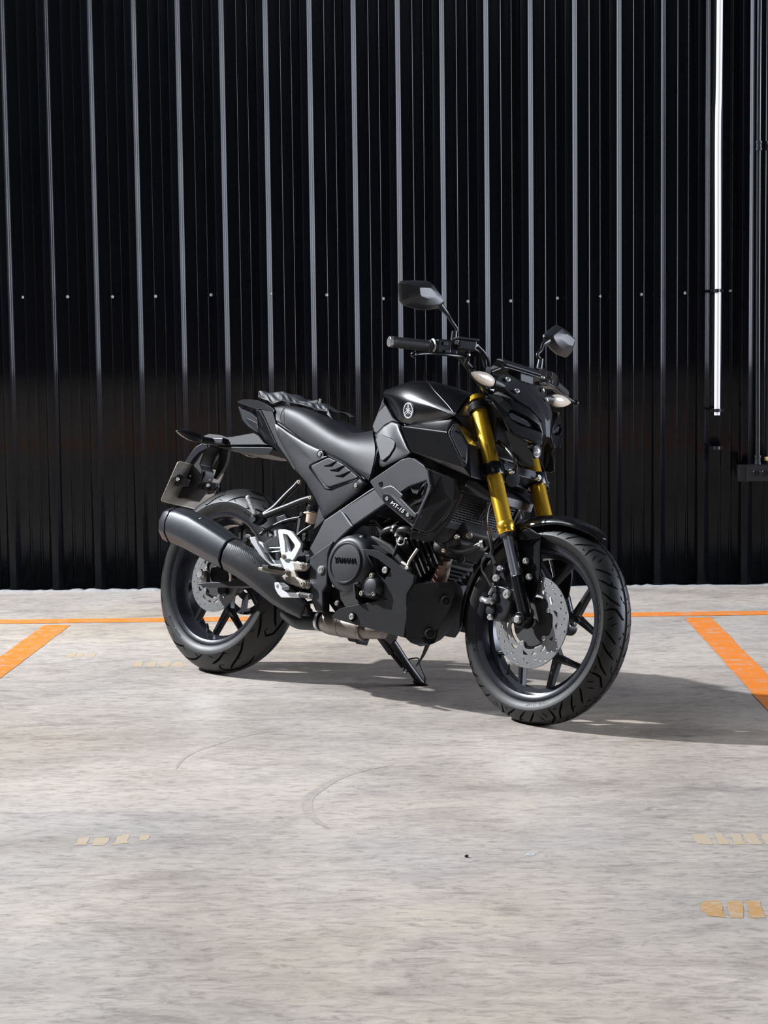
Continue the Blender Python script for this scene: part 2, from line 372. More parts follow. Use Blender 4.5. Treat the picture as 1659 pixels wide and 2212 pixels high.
# roofing screws, one line at about 1.3 m
for p in [(-1.8487,8.2478,1.3165),(-1.6498,8.2478,1.316),(-1.4492,8.2478,1.3134),(-1.257,8.2478,1.313),(-1.0094,8.2478,1.316),(-0.7438,8.2478,1.3187),(-0.4953,8.2478,1.3094),(-0.3683,8.2478,1.2936),(-0.2453,8.2478,1.29),(0.1291,8.2478,1.273),(0.3171,8.2478,1.2727),(0.5231,8.2478,1.2822),(0.7105,8.2478,1.288),(0.8935,8.2478,1.2938),(1.0844,8.2478,1.2974),(1.2831,8.2478,1.305)]:
    s_ = obj('screw', MB().lathe(p, (0, -1, 0), [(-.006, .0075), (.001, .0075), (.0012, .0052), (.006, .0048), (.0075, .003)], 8), 'mount', back)
# tubes and outlet box at the right of the wall
def wx(p, d): return (p[0], WY - d, p[2])
top, bot = [(1.2228,8.2068,2.5475),(1.2206,8.2068,0.7597)]
mb = MB().tube([(top[0] + .012, top[1], 5.6), (top[0] + .002, top[1], top[2]), (top[0] - .004, top[1] - .004, 2.0), (bot[0] + .001, top[1], 1.4), bot], .0128, 20, 8)
tag(obj('wall_pipe', mb, 'pvc'), 'long white plastic pipe running down the black ribbed wall, cut off short', 'pipe')
for (p, lab) in zip([(1.2185,8.2218,1.3051),(1.2227,8.2218,0.7816),(1.2194,8.2218,0.616)], ('black saddle clip holding the white pipe at screw height', 'black saddle clip near the cut lower end of the white pipe', 'empty black saddle clip below the end of the white pipe')):
    x, y, z = p
    e = tag(empty('pipe_clip', (x, WY - .045, z)), lab, 'clip')
    mb = MB().lathe((0, 0, -.007), (0, 0, 1), [(0, .0135), (0, .0168), (.014, .0168), (.014, .0135)], 20, caps=False)
    obj('clip_ring', mb, 'satin', e)
    mb = MB().box((0, .03, 0), (.036, .026, .012)).box((-.022, .012, 0), (.012, .006, .012)).box((.022, .012, 0), (.012, .006, .012))
    obj('clip_base', mb, 'satin', e, bevel=.001)
c0, c1 = [(1.394,8.1968,2.5467),(1.3987,8.1968,0.542)]
e = tag(empty('electrical_conduit', c1), 'thin black conduit tube running down into the left end of the outlet box', 'conduit')
obj('tube', MB().tube([(c0[0] - c1[0] + .012, 0, 5.6 - c1[2]), (c0[0] - c1[0], 0, c0[2] - c1[2]), (-.004, 0, .9), (0, 0, .0)], .0105, 16, 8), 'satin', e)
for z in (.02, 1.385): obj('coupling', MB().lathe((-.004 if z > 1 else 0, 0, z - .02), (0, 0, 1), [(0, .0118), (0, .0145), (.012, .0145), (.014, .013), (.028, .013), (.03, .0145), (.04, .0145), (.04, .0118)], 18, caps=False), 'metaldark', e)
c2, c3 = [(1.4377,8.1968,2.5459),(1.4433,8.1968,0.5416)]
e = tag(empty('electrical_conduit', c3), 'thin black conduit tube with a yellow fitting, right beside the frame edge', 'conduit')
obj('tube', MB().tube([(c2[0] - c3[0] + .012, 0, 5.6 - c3[2]), (c2[0] - c3[0], 0, c2[2] - c3[2]), (0, 0, .9), (0, 0, 0)], .0105, 16, 8), 'satin', e)
obj('fitting', MB().lathe((0, 0, .016), (0, 0, 1), [(0, .0118), (0, .014), (.006, .0165), (.016, .0165), (.018, .0118)], 6, caps=False), 'brass', e)['label'] = 'yellow hexagonal fitting'
obj('coupling', MB().lathe((-.004, 0, 1.365), (0, 0, 1), [(0, .0118), (0, .0145), (.04, .0145), (.04, .0118)], 18, caps=False), 'metaldark', e)
b0, b1 = [(1.3139,8.1618,0.5411),(1.3427,8.1618,0.4674)]
e = tag(empty('outlet_box', (b0[0] + .11, WY - .045, (b0[2] + b1[2]) / 2)), 'black wall box with round-pin power sockets at the right edge', 'outlet')
hh = (b0[2] - b1[2])
obj('housing', MB().box((0, .008, 0), (.22, .07, hh)), 'satin', e, bevel=.003)
obj('cover_plate', MB().box((.016, -.029, 0), (.186, .004, hh * .92)), 'matte', e, bevel=.0015)
for i in range(4):
    x = -.034 + .039 * i
    so = obj('socket', MB().lathe((x, -.031, 0), (0, -1, 0), [(0, .0165), (.002, .0165), (.003, .0155), (.003, .013), (.001, .0125)], 24), 'satin', e)
    mb = MB()
    for dx, dz in ((-.005, .006), (-.005, -.006), (.006, 0)): mb.cyl((x + dx, -.0335, dz), (x + dx, -.031, dz), .0028, n=10)
    obj('pin_hole', mb, 'tread', so)
# tape remains and stains on the concrete
def mark(pts, m, name='paint_mark'):
    r_ = random.Random(len(pts) + int(pts[0][0] * 1000)); out = []
    for a, b in zip(pts, pts[1:] + pts[:1]):
        for t in (0, .34, .67): q_ = lerp(a, b, t); out.append((q_[0] + r_.uniform(-.003, .003), q_[1] + r_.uniform(-.004, .004)))
    slab(name, out, m, fl, .0006)
for q_ in ([(0.5017,3.5452,0.0),(0.5133,3.5572,0.0),(0.539,3.5539,0.0),(0.5319,3.4487,0.0),(0.5025,3.4632,0.0),(0.4963,3.5067,0.0)], [(0.5525,3.5538,0.0),(0.579,3.5566,0.0),(0.5685,3.4484,0.0),(0.5441,3.4486,0.0)], [(0.5889,3.5565,0.0),(0.6149,3.5562,0.0),(0.6104,3.448,0.0),(0.5808,3.4483,0.0)]): mark(q_, tape)
for i in range(5):
    a = 1494 + i * 40
    mark(([(0.5507,4.054,0.0),(0.5813,4.0535,0.0),(0.5848,3.9658,0.0),(0.5528,3.9662,0.0)], [(0.6017,4.0532,0.0),(0.6181,4.053,0.0),(0.6208,3.9653,0.0),(0.5948,3.9656,0.0)], [(0.6364,4.0527,0.0),(0.6548,4.0524,0.0),(0.6568,3.9648,0.0),(0.6348,3.9651,0.0)], [(0.6629,4.0523,0.0),(0.6894,4.0519,0.0),(0.6907,3.9643,0.0),(0.6628,3.9647,0.0)], [(0.701,4.0479,0.0),(0.7214,4.0476,0.0),(0.7226,3.9639,0.0),(0.7007,3.9642,0.0)])[i], tape2)
for q_ in ([(-0.8134,4.0351,0.0),(-0.794,4.0426,0.0),(-0.7857,3.9773,0.0),(-0.8138,3.9739,0.0)], [(-0.7797,4.0385,0.0),(-0.746,4.0419,0.0),(-0.7467,3.9768,0.0),(-0.7768,3.9734,0.0)], [(-0.7302,4.0534,0.0),(-0.7046,4.0687,0.0),(-0.6989,3.9912,0.0),(-0.7292,3.9765,0.0)], [(-0.6786,4.0566,0.0),(-0.662,4.0642,0.0),(-0.6589,4.0174,0.0),(-0.6783,4.01,0.0)],
           [(-1.3356,6.5347,0.0),(-1.312,6.5337,0.0),(-1.3026,6.4354,0.0),(-1.3275,6.4364,0.0)], [(-1.3053,6.5334,0.0),(-1.2818,6.5325,0.0),(-1.273,6.4439,0.0),(-1.2979,6.4449,0.0)], [(-1.2702,6.5419,0.0),(-1.2399,6.5407,0.0),(-1.2299,6.4421,0.0),(-1.2614,6.4434,0.0)],
           [(-1.0669,6.3404,0.0),(-1.0343,6.3391,0.0),(-1.0293,6.2375,0.0),(-1.0597,6.2386,0.0)], [(-1.0181,6.3385,0.0),(-0.9888,6.3373,0.0),(-0.9829,6.2357,0.0),(-1.0133,6.2369,0.0)], [(-0.9693,6.3366,0.0),(-0.9401,6.3354,0.0),(-0.9333,6.2338,0.0),(-0.9653,6.235,0.0)], [(-0.9271,6.3349,0.0),(-0.9011,6.3339,0.0),(-0.8775,6.2317,0.0),(-0.9222,6.2334,0.0)]):
    mark(q_, tape2)
crack = paint_material('old_tyre_scuff', (.27, .262, .25), .5, 30)
for pts, wm in (([(-0.6924,4.7044,0.0),(-0.6906,4.8222,0.0),(-0.6667,4.9225,0.0),(-0.6203,5.0085,0.0),(-0.5541,5.1093,0.0),(-0.4565,5.1877,0.0)], .5), ([(-0.2583,4.1097,0.0),(-0.2975,4.1922,0.0),(-0.3222,4.2996,0.0),(-0.325,4.4029,0.0),(-0.3051,4.4772,0.0),(-0.2657,4.5932,0.0),(-0.1991,4.6833,0.0),(-0.1173,4.7551,0.0)], 1.0)):
    Q = []; E_ = [V(pts[0]) * 2 - V(pts[1])] + [V(p) for p in pts] + [V(pts[-1]) * 2 - V(pts[-2])]
    for k_ in range(1, len(E_) - 2):
        for j in range(8):
            t = j / 8; a, b, c, d = E_[k_ - 1:k_ + 3]; Q.append(.5 * ((2 * b) + (c - a) * t + (2 * a - 5 * b + 4 * c - d) * t * t + (3 * b - a - 3 * c + d) * t ** 3))
    A = []; n = len(Q)
    for i in range(n):
        d = (Q[min(i + 1, n - 1)] - Q[max(i - 1, 0)]).normalized(); nn = V((-d.y, d.x, 0)); wdt = wm * (.002 + .012 * sin(pi * min(1, i / n * 1.15)) ** .7) if i < n * .87 else wm * .003
        for sg in (-1, 1): p = Q[i] + nn * wdt * sg; A.append((p.x, p.y, .0005))
    obj('tyre_scuff', MB().add(A, [[2 * i, 2 * i + 2, 2 * i + 3, 2 * i + 1] for i in range(n - 1)]), crack, fl, smooth=False)
p0, p1 = [(0.0484,3.8708,0.0),(0.1843,3.8905,0.0)]
tag(obj('gravel_chip', MB().ball((p0[0], p0[1], .003), .005, 6, (1, .8, .7)), 'dark', smooth=False), 'tiny dark chip of gravel alone on the concrete', 'stone')
tag(obj('water_drop', MB().ball((p1[0], p1[1], .0005), .013, 14, (1, 1, .12)), mat('water', (.5, .5, .5), .04, coat=1)), 'small dried drop mark on the open concrete', 'droplet')

# ================================================================ motorcycle
bike = empty('motorcycle', (-.76033, 6.11297, 0)); bike.rotation_mode = 'XYZ'
bike.matrix_world = Matrix.Translation((-.76033, 6.11297, 0)) @ Matrix.Rotation(-.70499, 4, 'Z') @ Matrix.Rotation(-.24719, 4, 'X')
tag(bike, 'black naked motorcycle with gold front fork leaning on its sidestand', 'motorcycle')
WB = 1.3330; A0 = V((WB + .088, 0, 0)); AX = V((-sin(rad(25.5)), 0, cos(rad(25.5)))); NR = V((cos(rad(25.5)), 0, sin(rad(25.5))))
ST = Matrix.Translation(A0) @ Matrix.Rotation(-.06608, 4, AX) @ Matrix.Translation(-A0)
def Sobj(name, mb, m, parent=bike, **k): return obj(name, mb, m, parent, mtx=ST if parent == bike else None, **k)

# ---- wheels
def wheel(name, cx, cz, R, hw, rimhw, lip, prof, mtx, spoke0, disc_r, disc_in, dy, hubr, front):
    base = (mtx or Matrix.Identity(4)) @ Matrix.Translation((cx, 0, cz))
    # rim: revolved barrel (y is the axle)
    def rev(pr, n=128, closed=True):
        mb = MB(); vs = []
        for i in range(n):
            t = 2 * pi * i / n
            for (y, r) in pr: vs.append((r * cos(t), y, r * sin(t)))
        k_ = len(pr); fs = []
        for i in range(n):
            for j in range(k_ if closed else k_ - 1): fs.append([i * k_ + j, i * k_ + (j + 1) % k_, ((i + 1) % n) * k_ + (j + 1) % k_, ((i + 1) % n) * k_ + j])
        return mb.add(vs, fs)
    b = rimhw
    pr = [(-b, lip), (-b + .004, lip + .001), (-b + .006, lip - .008), (-b + .012, lip - .014), (-b + .03, lip - .018), (-.012, lip - .03), (.012, lip - .03), (b - .03, lip - .018), (b - .012, lip - .014), (b - .006, lip - .008), (b - .004, lip + .001), (b, lip),
          (b + .0005, lip - .006), (b - .005, lip - .018), (b - .016, lip - .0235), (b - .03, lip - .0265), (.014, lip - .039), (-.014, lip - .039), (-b + .03, lip - .0265), (-b + .016, lip - .0235), (-b + .005, lip - .018), (-b - .0005, lip - .006)]
    wr = obj(name, rev(pr), 'rim', bike, mtx=base, angle=30)
    ty = obj('tyre', rev([(-y, r) for y, r in prof[::-1]] + [(y, r) for y, r in prof[1:]] + [(b - .004, lip - .006), (-b + .004, lip - .006)], 240), 'tyre', wr, angle=22)
    ri = lip - .036
    for k_ in range(5):
        a0 = spoke0 + 2 * pi * k_ / 5
        def P(r, a, y): return (r * cos(a), y, r * sin(a))
        mb = MB(); rf = .118 if front else .102; sp = .36
        def bar(r0, a0_, r1, a1, w0, w1, t0, t1):
            p, q_ = V((r0 * cos(a0_), r0 * sin(a0_))), V((r1 * cos(a1), r1 * sin(a1))); d = (q_ - p).normalized(); nn = V((-d.y, d.x)); ring = []
            for (c, w_, t_) in ((p, w0, t0), ((p + q_) / 2, (w0 + w1) / 2 * .9, (t0 + t1) / 2), (q_, w1, t1)):
                ring.append([(c.x + nn.x * u * w_ / 2, v_ * t_ / 2, c.y + nn.y * u * w_ / 2) for u, v_ in ((-1, -.6), (-.6, -1), (.6, -1), (1, -.6), (1, .6), (.6, 1), (-.6, 1), (-1, .6))])
            mb.loft(ring)
        bar(hubr * .7, a0, rf + .006, a0, .034, .03, .04, .03)
        bar(rf - .004, a0 - .02, ri + .004, a0 - sp, .024, .015, .03, .026)
        bar(rf - .004, a0 + .02, ri + .004, a0 + sp, .024, .015, .03, .026)
        obj('spoke', mb, 'satin', wr, bevel=.002)
    obj('hub', MB().lathe((0, -.05, 0), (0, 1, 0), [(0, hubr * .62), (.01, hubr * .75), (.025, hubr), (.075, hubr), (.09, hubr * .8), (.1, hubr * .62)], 40), 'satin', wr)
    # brake disc with drilled ring on spider arms
    holes = [circle2(0, 0, disc_in, 96)]; ND = 45 if front else 30
    for i in range(ND):
        t = 2 * pi * i / ND; r = disc_in + (disc_r - disc_in) * (.3, .55, .8)[i % 3]
        holes.append(circle2(r * cos(t), r * sin(t), .0033 if front else .0022, 10))
    di = obj('brake_disc', cutmesh([circle2(0, 0, disc_r, 128)] + holes, .004, lambda u, v, w_: (u, dy + w_, v)), 'steel', wr, angle=40)
    kk = disc_in / .101
    bolts_ = [spoke0 + .30 + 2 * pi * i / 5 for i in range(5)]
    inner = []
    for i in range(100):
        t = 2 * pi * i / 100; q_ = max(cos(5 * (t - bolts_[0])), 0) ** 3; inner.append(((.079 - .018 * q_) * kk * cos(t), (.079 - .018 * q_) * kk * sin(t)))
    wins = []
    for t0 in bolts_:
        for (ta, ra), (tb, rb), (tc, rc) in (((.11, .083), (.40, .0955), (.15, .0965)), ((-.11, .083), (-.40, .0955), (-.15, .0965)), ((.63, .086), (.74, .0965), (.50, .0965))):
            wins.append([(r * kk * cos(t0 + t), r * kk * sin(t0 + t)) for t, r in ((ta, ra), (tb, rb), ((tb + tc) / 2, .0968), (tc, rc))])
    obj('disc_carrier', cutmesh([circle2(0, 0, disc_in + .0008, 96), inner] + wins, .005, lambda u, v, w_: (u, dy + .001 + w_, v)), 'steel', wr, angle=40)
    for t in bolts_: bolt((.068 * kk * cos(t), dy, .068 * kk * sin(t)), (0, -1, 0), .0072 * kk, wr, name='disc_bolt')
    obj('disc_boss', MB().lathe((0, dy + .004, 0), (0, 1, 0), [(0, .070 * kk), (.006, .072 * kk), (.02, .055 * kk)], 40), 'dark', wr)
    # valve
    t = spoke0 + 2 * pi * 4 / 5 + (.05 if front else .78)
    obj('valve_stem', MB().tube([((ri + .002) * cos(t), -.012, (ri + .002) * sin(t)), ((ri - .016) * cos(t), -.02, (ri - .016) * sin(t)), ((ri - .03) * cos(t), -.03, (ri - .03) * sin(t))], .004, 8, 3), 'rubber', wr)
    # tread: grooves as narrow recess-coloured strips wrapped over the crown
    ys = [p[0] for p in prof]; rs_ = [p[1] for p in prof]
    def rad_at(y):
        y = abs(y)
        for (ya, ra), (yb, rb) in zip(prof[:-1], prof[1:]):
            lo, hi = min(ya, yb), max(ya, yb)
            if lo <= y <= hi and r_ok(ra, rb): return ra + (rb - ra) * (0 if yb == ya else (y - ya) / (yb - ya))
        return R
    def r_ok(a_, b_): return min(a_, b_) > prof[0][1] - .0
    crown = prof[0:]
    arc = [(0, R)]
    seq = [(y, r) for y, r in prof[::-1]] if prof[-1][0] == 0 else prof
    # arc-length parametrisation from crown outwards
    L_ = [0]; 
    for a_, b_ in zip(seq, seq[1:]): L_.append(L_[-1] + sqrt((a_[0] - b_[0]) ** 2 + (a_[1] - b_[1]) ** 2))
    def at_s(s_):
        sg = -1 if s_ < 0 else 1; s_ = abs(s_)
        for i in range(len(L_) - 1):
            if s_ <= L_[i + 1]:
                f = (s_ - L_[i]) / (L_[i + 1] - L_[i]); a_, b_ = seq[i], seq[i + 1]
                nx, ny = (b_[1] - a_[1]), -(b_[0] - a_[0]); l_ = sqrt(nx * nx + ny * ny)
                return sg * (a_[0] + (b_[0] - a_[0]) * f), a_[1] + (b_[1] - a_[1]) * f
        return sg * seq[-1][0], seq[-1][1]
    def strip_on(pts, wd, up=.0005):
        """pts: (angle, arc position)"""
        vs = []; fs = []; Q = []
        for a_, b_ in zip(pts, pts[1:]):
            for j in range(3): Q.append((a_[0] + (b_[0] - a_[0]) * j / 3, a_[1] + (b_[1] - a_[1]) * j / 3))
        Q.append(pts[-1])
        for i, (a_, s_) in enumerate(Q):
            a2, s2 = Q[min(i + 1, len(Q) - 1)]; a1, s1 = Q[max(i - 1, 0)]
            dx, dy_ = (a2 - a1) * R, s2 - s1; l_ = sqrt(dx * dx + dy_ * dy_) or 1; f = min(1, 4 * min(i, len(Q) - 1 - i) / max(1, len(Q) - 1) + .25)
            for sg in (-1, 1):
                aa = a_ - sg * dy_ / l_ * wd / 2 * f / R; ss = s_ + sg * dx / l_ * wd / 2 * f
                y, r = at_s(ss); y2, r2 = at_s(ss * 1.0); r += up; y *= 1 + up / .06 * .3
                vs.append((r * cos(aa), y, r * sin(aa)))
        for i in range(len(Q) - 1): fs.append([2 * i, 2 * i + 1, 2 * i + 3, 2 * i + 2])
        return vs, fs
    mb = MB(); N = 9 if front else 8
    for i in range(N):
        for sd in (-1, 1):
            o_ = 2 * pi * (i + (.5 if sd > 0 else 0)) / N; sh = L_[8]; st = 2 * pi / N
            def G(pp, wd): mb.add(*strip_on([(o_ - a_ * st * .95, sd * s_ * sh) for a_, s_ in pp], wd))
            if front:
                G([(0, .93), (.1, .66), (.2, .38)], .006); G([(.2, .96), (.33, .66), (.42, .3)], .006); G([(.42, .98), (.58, .66), (.68, .3)], .006)
                G([(.74, .98), (.72, .7), (.73, .5), (.8, .36), (.86, .24), (.88, .14)], .0068)
                G([(.9, .86), (.84, .6)], .0032); G([(.98, .7), (.93, .44)], .0032); G([(.12, .3), (.07, .2)], .0032); G([(.3, .5), (.36, .5)], .0032); G([(.52, .24), (.6, .2)], .0032); G([(.6, .84), (.66, .86)], .0032)
                for a_ in (.05, .25, .45, .65): G([(a_, .08), (a_ - .05, .16)], .0032)
            else:
                G([(0, 1.0), (.22, .7), (.52, .42), (.62, .28)], .0078)
                G([(.5, 1.0), (.7, .78), (.9, .62)], .0078)
                G([(.12, .26), (.28, .14), (.48, .12), (.72, .24), (.8, .42), (.74, .56)], .008)
                for a_ in (.1, .45, .8): G([(a_, .86), (a_ + .12, .95)], .0025)
                for a_ in (.3, .66): G([(a_, .5), (a_ + .1, .56)], .0025)
    if front: mb.add(*strip_on([(2 * pi * i / 60, .0) for i in range(61)], .0042))
    obj('tread_groove', mb, 'tread', wr, smooth=False)['kind'] = 'stuff'
    return wr, at_s, L_
profr = [(.054, .2215), (.0590, .2255), (.0640, .2315), (.0680, .2390), (.0705, .2480), (.0712, .2570), (.0665, .2665), (.0605, .2765), (.0530, .2855), (.0440, .2935), (.0340, .3003), (.0230, .3065), (.0115, .3110), (0, .3135)]
proff = [(.038, .2215), (.0430, .2255), (.0480, .2315), (.0520, .2385), (.0545, .2460), (.0555, .2525), (.0520, .2605), (.0470, .2685), (.0405, .2755), (.0330, .2812), (.0245, .2857), (.0160, .2885), (.0080, .2900), (0, .2905)]
rw, ats_r, Lr = wheel('rear_wheel', 0, .3135, .3135, .0712, .060, .2270, profr, None, rad(-79), .1145, .088, -.066, .05, False)
fw, ats_f, Lf = wheel('front_wheel', WB, .2905, .2905, .0555, .046, .2270, proff, ST, rad(-56), .1335, .101, -.062, .042, True)
def sidetext(w_, body, r, ang, size, at_y, m='letter', up=False, xs=1.0):
    """raised sidewall lettering bent round the wheel, on the near side; ang = centre angle"""
    sgn = 1 if up else -1
    def bend(x, y, z):
        rr = r + sgn * y; a = ang - sgn * x / r; yy = at_y(rr); return V((rr * cos(a), -(yy + .0006 + z), rr * sin(a)))
    return text('sidewall_lettering', body, size, (0, 0, 0), (1, 0, 0), (0, 0, 1), m, w_, extrude=.0004, xs=xs, bend=bend)
def side_y(prof):
    def f(r):
        for (ya, ra), (yb, rb) in zip(prof, prof[1:]):
            if ra <= r <= rb: return ya + (yb - ya) * (r - ra) / (rb - ra)
        return prof[3][0]
    return f
sidetext(fw, '110/70-17 M/C', .2340, rad(-78), .014, side_y(proff), up=True)
sidetext(fw, 'PIRELLI', .2340, rad(196), .018, side_y(proff), up=True, xs=1.5)
sidetext(fw, 'RADIAL TUBELESS', .2350, rad(2), .012, side_y(proff), up=True, xs=1.3)
sidetext(rw, 'TUBELESS', .2440, rad(62), .014, side_y(profr), up=True, xs=1.2)
sidetext(rw, 'RADIAL TUBELESS', .2430, rad(228), .012, side_y(profr), up=True)

# ---- fork, clamps, axle, caliper (steered)
FO = .0574; FV = .0986
def fk(z, s, extra=0):
    """point on the fork leg at lateral s (near side positive) whose height is about z"""
    P = A0 + NR * (FO + extra) + V((0, -s, 0)); t = (z - P.z) / AX.z; return P + AX * t
for s in (FV, -FV):
    fork = Sobj('fork_tube', MB().lathe(fk(.533, s), AX, [(0, .0235), (.002, .0252), (.010, .0252), (.012, .0262), (.030, .0262), (.034, .0242), (.036, .0238), (.415, .0232), (.42, .0215)], 48), 'gold')
    fork['label'] = 'gold anodised upper fork tube'
    obj('dust_seal', MB().lathe(fk(.522, s), AX, [(0, .0195), (.002, .0225), (.013, .0235), (.0145, .021)], 36), 'rubber', fork)
    obj('fork_slider', MB().lathe(fk(.40, s), AX, [(0, .0168), (.15, .0168)], 40), 'chrome', fork)['label'] = 'chrome inner tube'
    obj('fork_bottom', MB().lathe(fk(.295, s), AX, [(-.006, .015), (.0, .0195), (.022, .0205), (.105, .0200), (.128, .0205), (.1305, .0175)], 36), 'gloss', fork)
    mb = MB().lathe(V((WB, -s - .022, .2905)), (0, 1, 0), [(0, .021), (.004, .0235), (.040, .0235), (.044, .021)], 32)
    obj('axle_clamp', mb, 'gloss', fork, bevel=.001)
    obj('fork_cap', MB().lathe(fk(.925, s), AX, [(0, .0225), (.006, .0225), (.008, .019), (.016, .019), (.017, .012)], 24), 'gold', fork)
    # upper and lower clamp rings
    obj('upper_clamp', MB().lathe(fk(.893, s), AX, [(0, .025), (0, .0295), (.024, .0295), (.024, .025)], 36), 'satin', fork, bevel=.002)
    obj('lower_clamp', MB().lathe(fk(.698, s), AX, [(0, .0255), (0, .0305), (.003, .0318), (.036, .0318), (.039, .0305), (.039, .0255)], 36), 'gloss', fork)
mb = MB().box(fk(.720, 0), (.05, .15, .034), Matrix.Rotation(-rad(25.5), 3, 'Y'))
mb.cyl(fk(.70, 0, -.045), fk(.92, 0, -.045), .026).box(fk(.903, 0), (.045, .16, .02), Matrix.Rotation(-rad(25.5), 3, 'Y'))
Sobj('steering_yoke', mb, 'metaldark', bevel=.004)
for s in (FV, -FV):
    p = fk(.722, s * .62, .036); bolt(p, NR, .0095, bike, 'bolt', .008, mtx=ST)
Sobj('horn', MB().lathe(V([(1.1674,-0.04,0.6998)][0]), (.85, -.5, .0), [(-.02, .012), (0, .022), (.012, .022), (.014, .01)], 24), 'metaldark')
Sobj('wheel_axle', MB().lathe((WB, -.128, .2905), (0, 1, 0), [(-.004, .008), (-.002, .011), (.008, .0125), (.009, .0145), (.012, .0145), (.24, .0145)], 6), 'bolt')
Sobj('speed_sensor', MB().lathe((WB, .05, .2905), (0, 1, 0), [(0, .03), (.02, .028), (.022, .02)], 24), 'dark')
# front brake caliper
cal = empty('front_caliper', parent=bike, mtx=ST)
CP = [(1.1832,-0.09,0.3828),(1.2267,-0.09,0.3826),(1.2582,-0.09,0.3752),(1.271,-0.09,0.3502),(1.269,-0.09,0.3242),(1.2586,-0.09,0.2974),(1.2402,-0.09,0.2797),(1.2095,-0.09,0.282),(1.1924,-0.09,0.305),(1.1992,-0.09,0.3284),(1.1845,-0.09,0.3502)]
obj('caliper_body', MB().prism([(x, y, z) for x, y, z in CP], (0, .055, 0)), 'satin', cal, bevel=.006)
BR = [(1.1785,-0.078,0.4496),(1.2061,-0.078,0.4415),(1.2251,-0.078,0.4068),(1.2476,-0.078,0.3758),(1.2562,-0.078,0.3504),(1.2211,-0.078,0.3543),(1.1984,-0.078,0.3853),(1.175,-0.078,0.4066),(1.1721,-0.078,0.4361)]
obj('caliper_bracket', MB().prism(BR, (0, .008, 0)), 'satin', cal, bevel=.003)
for q_ in [(1.2044,-0.092,0.3465),(1.1998,-0.092,0.3103)]: obj('piston_cap', MB().lathe(q_, (0, -1, 0), [(-.01, .017), (.004, .017), (.007, .014), (.008, .005)], 24), 'metaldark', cal)
for q_, r in zip([(1.2115,-0.09,0.4332),(1.2014,-0.09,0.4037),(1.2571,-0.098,0.3593),(1.2058,-0.098,0.2889)], (.0088, .011, .0125, .009)):
    bolt(q_, (0, -1, 0), r, cal, 'bolt', .007)
    obj('spacer', MB().lathe(V(q_) + V((0, .014, 0)), (0, -1, 0), [(0, r * .9), (.014, r * .9)], 12), 'metaldark', cal)
Q = [(1.1747,-0.105,0.3379),(1.1946,-0.108,0.3342),(1.207,-0.105,0.3355),(1.2103,-0.1,0.3282)]
obj('banjo_fitting', MB().tube(Q, [.007, .0095, .008, .006], 10, 4).lathe(Q[0], (0, -1, 0), [(-.006, .009), (.006, .009)], 6), 'steel', cal)
obj('bleed_nipple', MB().tube([(1.1981,-0.1,0.3859),(1.2025,-0.1,0.3732),(1.1961,-0.1,0.3597),(1.1951,-0.1,0.3531)], [.006, .0045, .005, .006], 8, 3), 'steel', cal)
# hoses on the front end
for nm, pts, r in (('brake_hose', [(1.1409,-0.085,0.6517),(1.1367,-0.095,0.6003),(1.1452,-0.1,0.5569),(1.1709,-0.105,0.518),(1.1858,-0.105,0.4827),(1.1831,-0.105,0.4727)], .0062),
                   ('brake_pipe', [(1.1653,-0.105,0.4618),(1.1542,-0.105,0.4447),(1.1582,-0.105,0.4219),(1.1777,-0.105,0.4035),(1.1994,-0.105,0.3789)], .0042),
                   ('brake_hose', [(1.0857,-0.05,0.8432),(1.1103,-0.06,0.8126),(1.1665,-0.075,0.7846),(1.2032,-0.08,0.7558),(1.195,-0.06,0.7329),(1.1633,-0.03,0.7159)], .0062),
                   ('control_cable', [(1.0525,-0.14,1.0841),(1.0537,-0.11,1.0709),(1.054,-0.09,1.0556),(1.0447,-0.07,1.0364)], .0048),
                   ('control_cable', [(1.0416,-0.16,1.0723),(1.0458,-0.13,1.0708),(1.0419,-0.1,1.0577),(1.0417,-0.08,1.0305)], .0048),
                   ('control_cable', [(1.0791,-0.17,1.0425),(1.0604,-0.15,1.0315),(1.0389,-0.12,1.0146)], .003),
                   ('brake_hose', [(1.0602,-0.18,1.0407),(1.0343,-0.16,1.026),(1.0255,-0.13,1.0089),(1.0209,-0.1,0.9994)], .006)):
    Sobj(nm, MB().tube(pts, r, 12, 6), 'hose')
obj('hose_bracket', MB().prism([(1.152,-0.1,0.4748),(1.183,-0.1,0.4733),(1.2025,-0.1,0.4483),(1.1913,-0.1,0.4378),(1.1787,-0.1,0.46),(1.1518,-0.1,0.4583)], (0, .006, 0)), 'satin', cal, bevel=.002)

# ---- front mudguard
def arc_shell(name, cx, cz, secs, m, mtx, n=40, t=.0025, parent=bike):
    """secs: (angle, radius, half width, side drop)"""
    mb = MB(); rings = []
    for k in range(n + 1):
        f = k / n * (len(secs) - 1); i = min(int(f), len(secs) - 2); u = f - i; u = u * u * (3 - 2 * u) if 0 else u
        a, R_, hw, dr = [secs[i][j] + (secs[i + 1][j] - secs[i][j]) * u for j in range(4)]; a = rad(a); ring = []
        for j in range(-8, 9):
            v = j / 8; y = hw * sin(v * pi / 2 * .98); r = R_ - dr * (1 - cos(abs(v) ** 1.3 * pi / 2)); ring.append((cx + r * cos(a), y, cz + r * sin(a)))
        rings.append(ring)
    nr = len(rings[0]); vs = [p for r in rings for p in r]
    mb.add(vs, [[a * nr + i, a * nr + i + 1, (a + 1) * nr + i + 1, (a + 1) * nr + i] for a in range(len(rings) - 1) for i in range(nr - 1)])
    return obj(name, mb, m, parent, mtx=mtx, solid=t, angle=60)
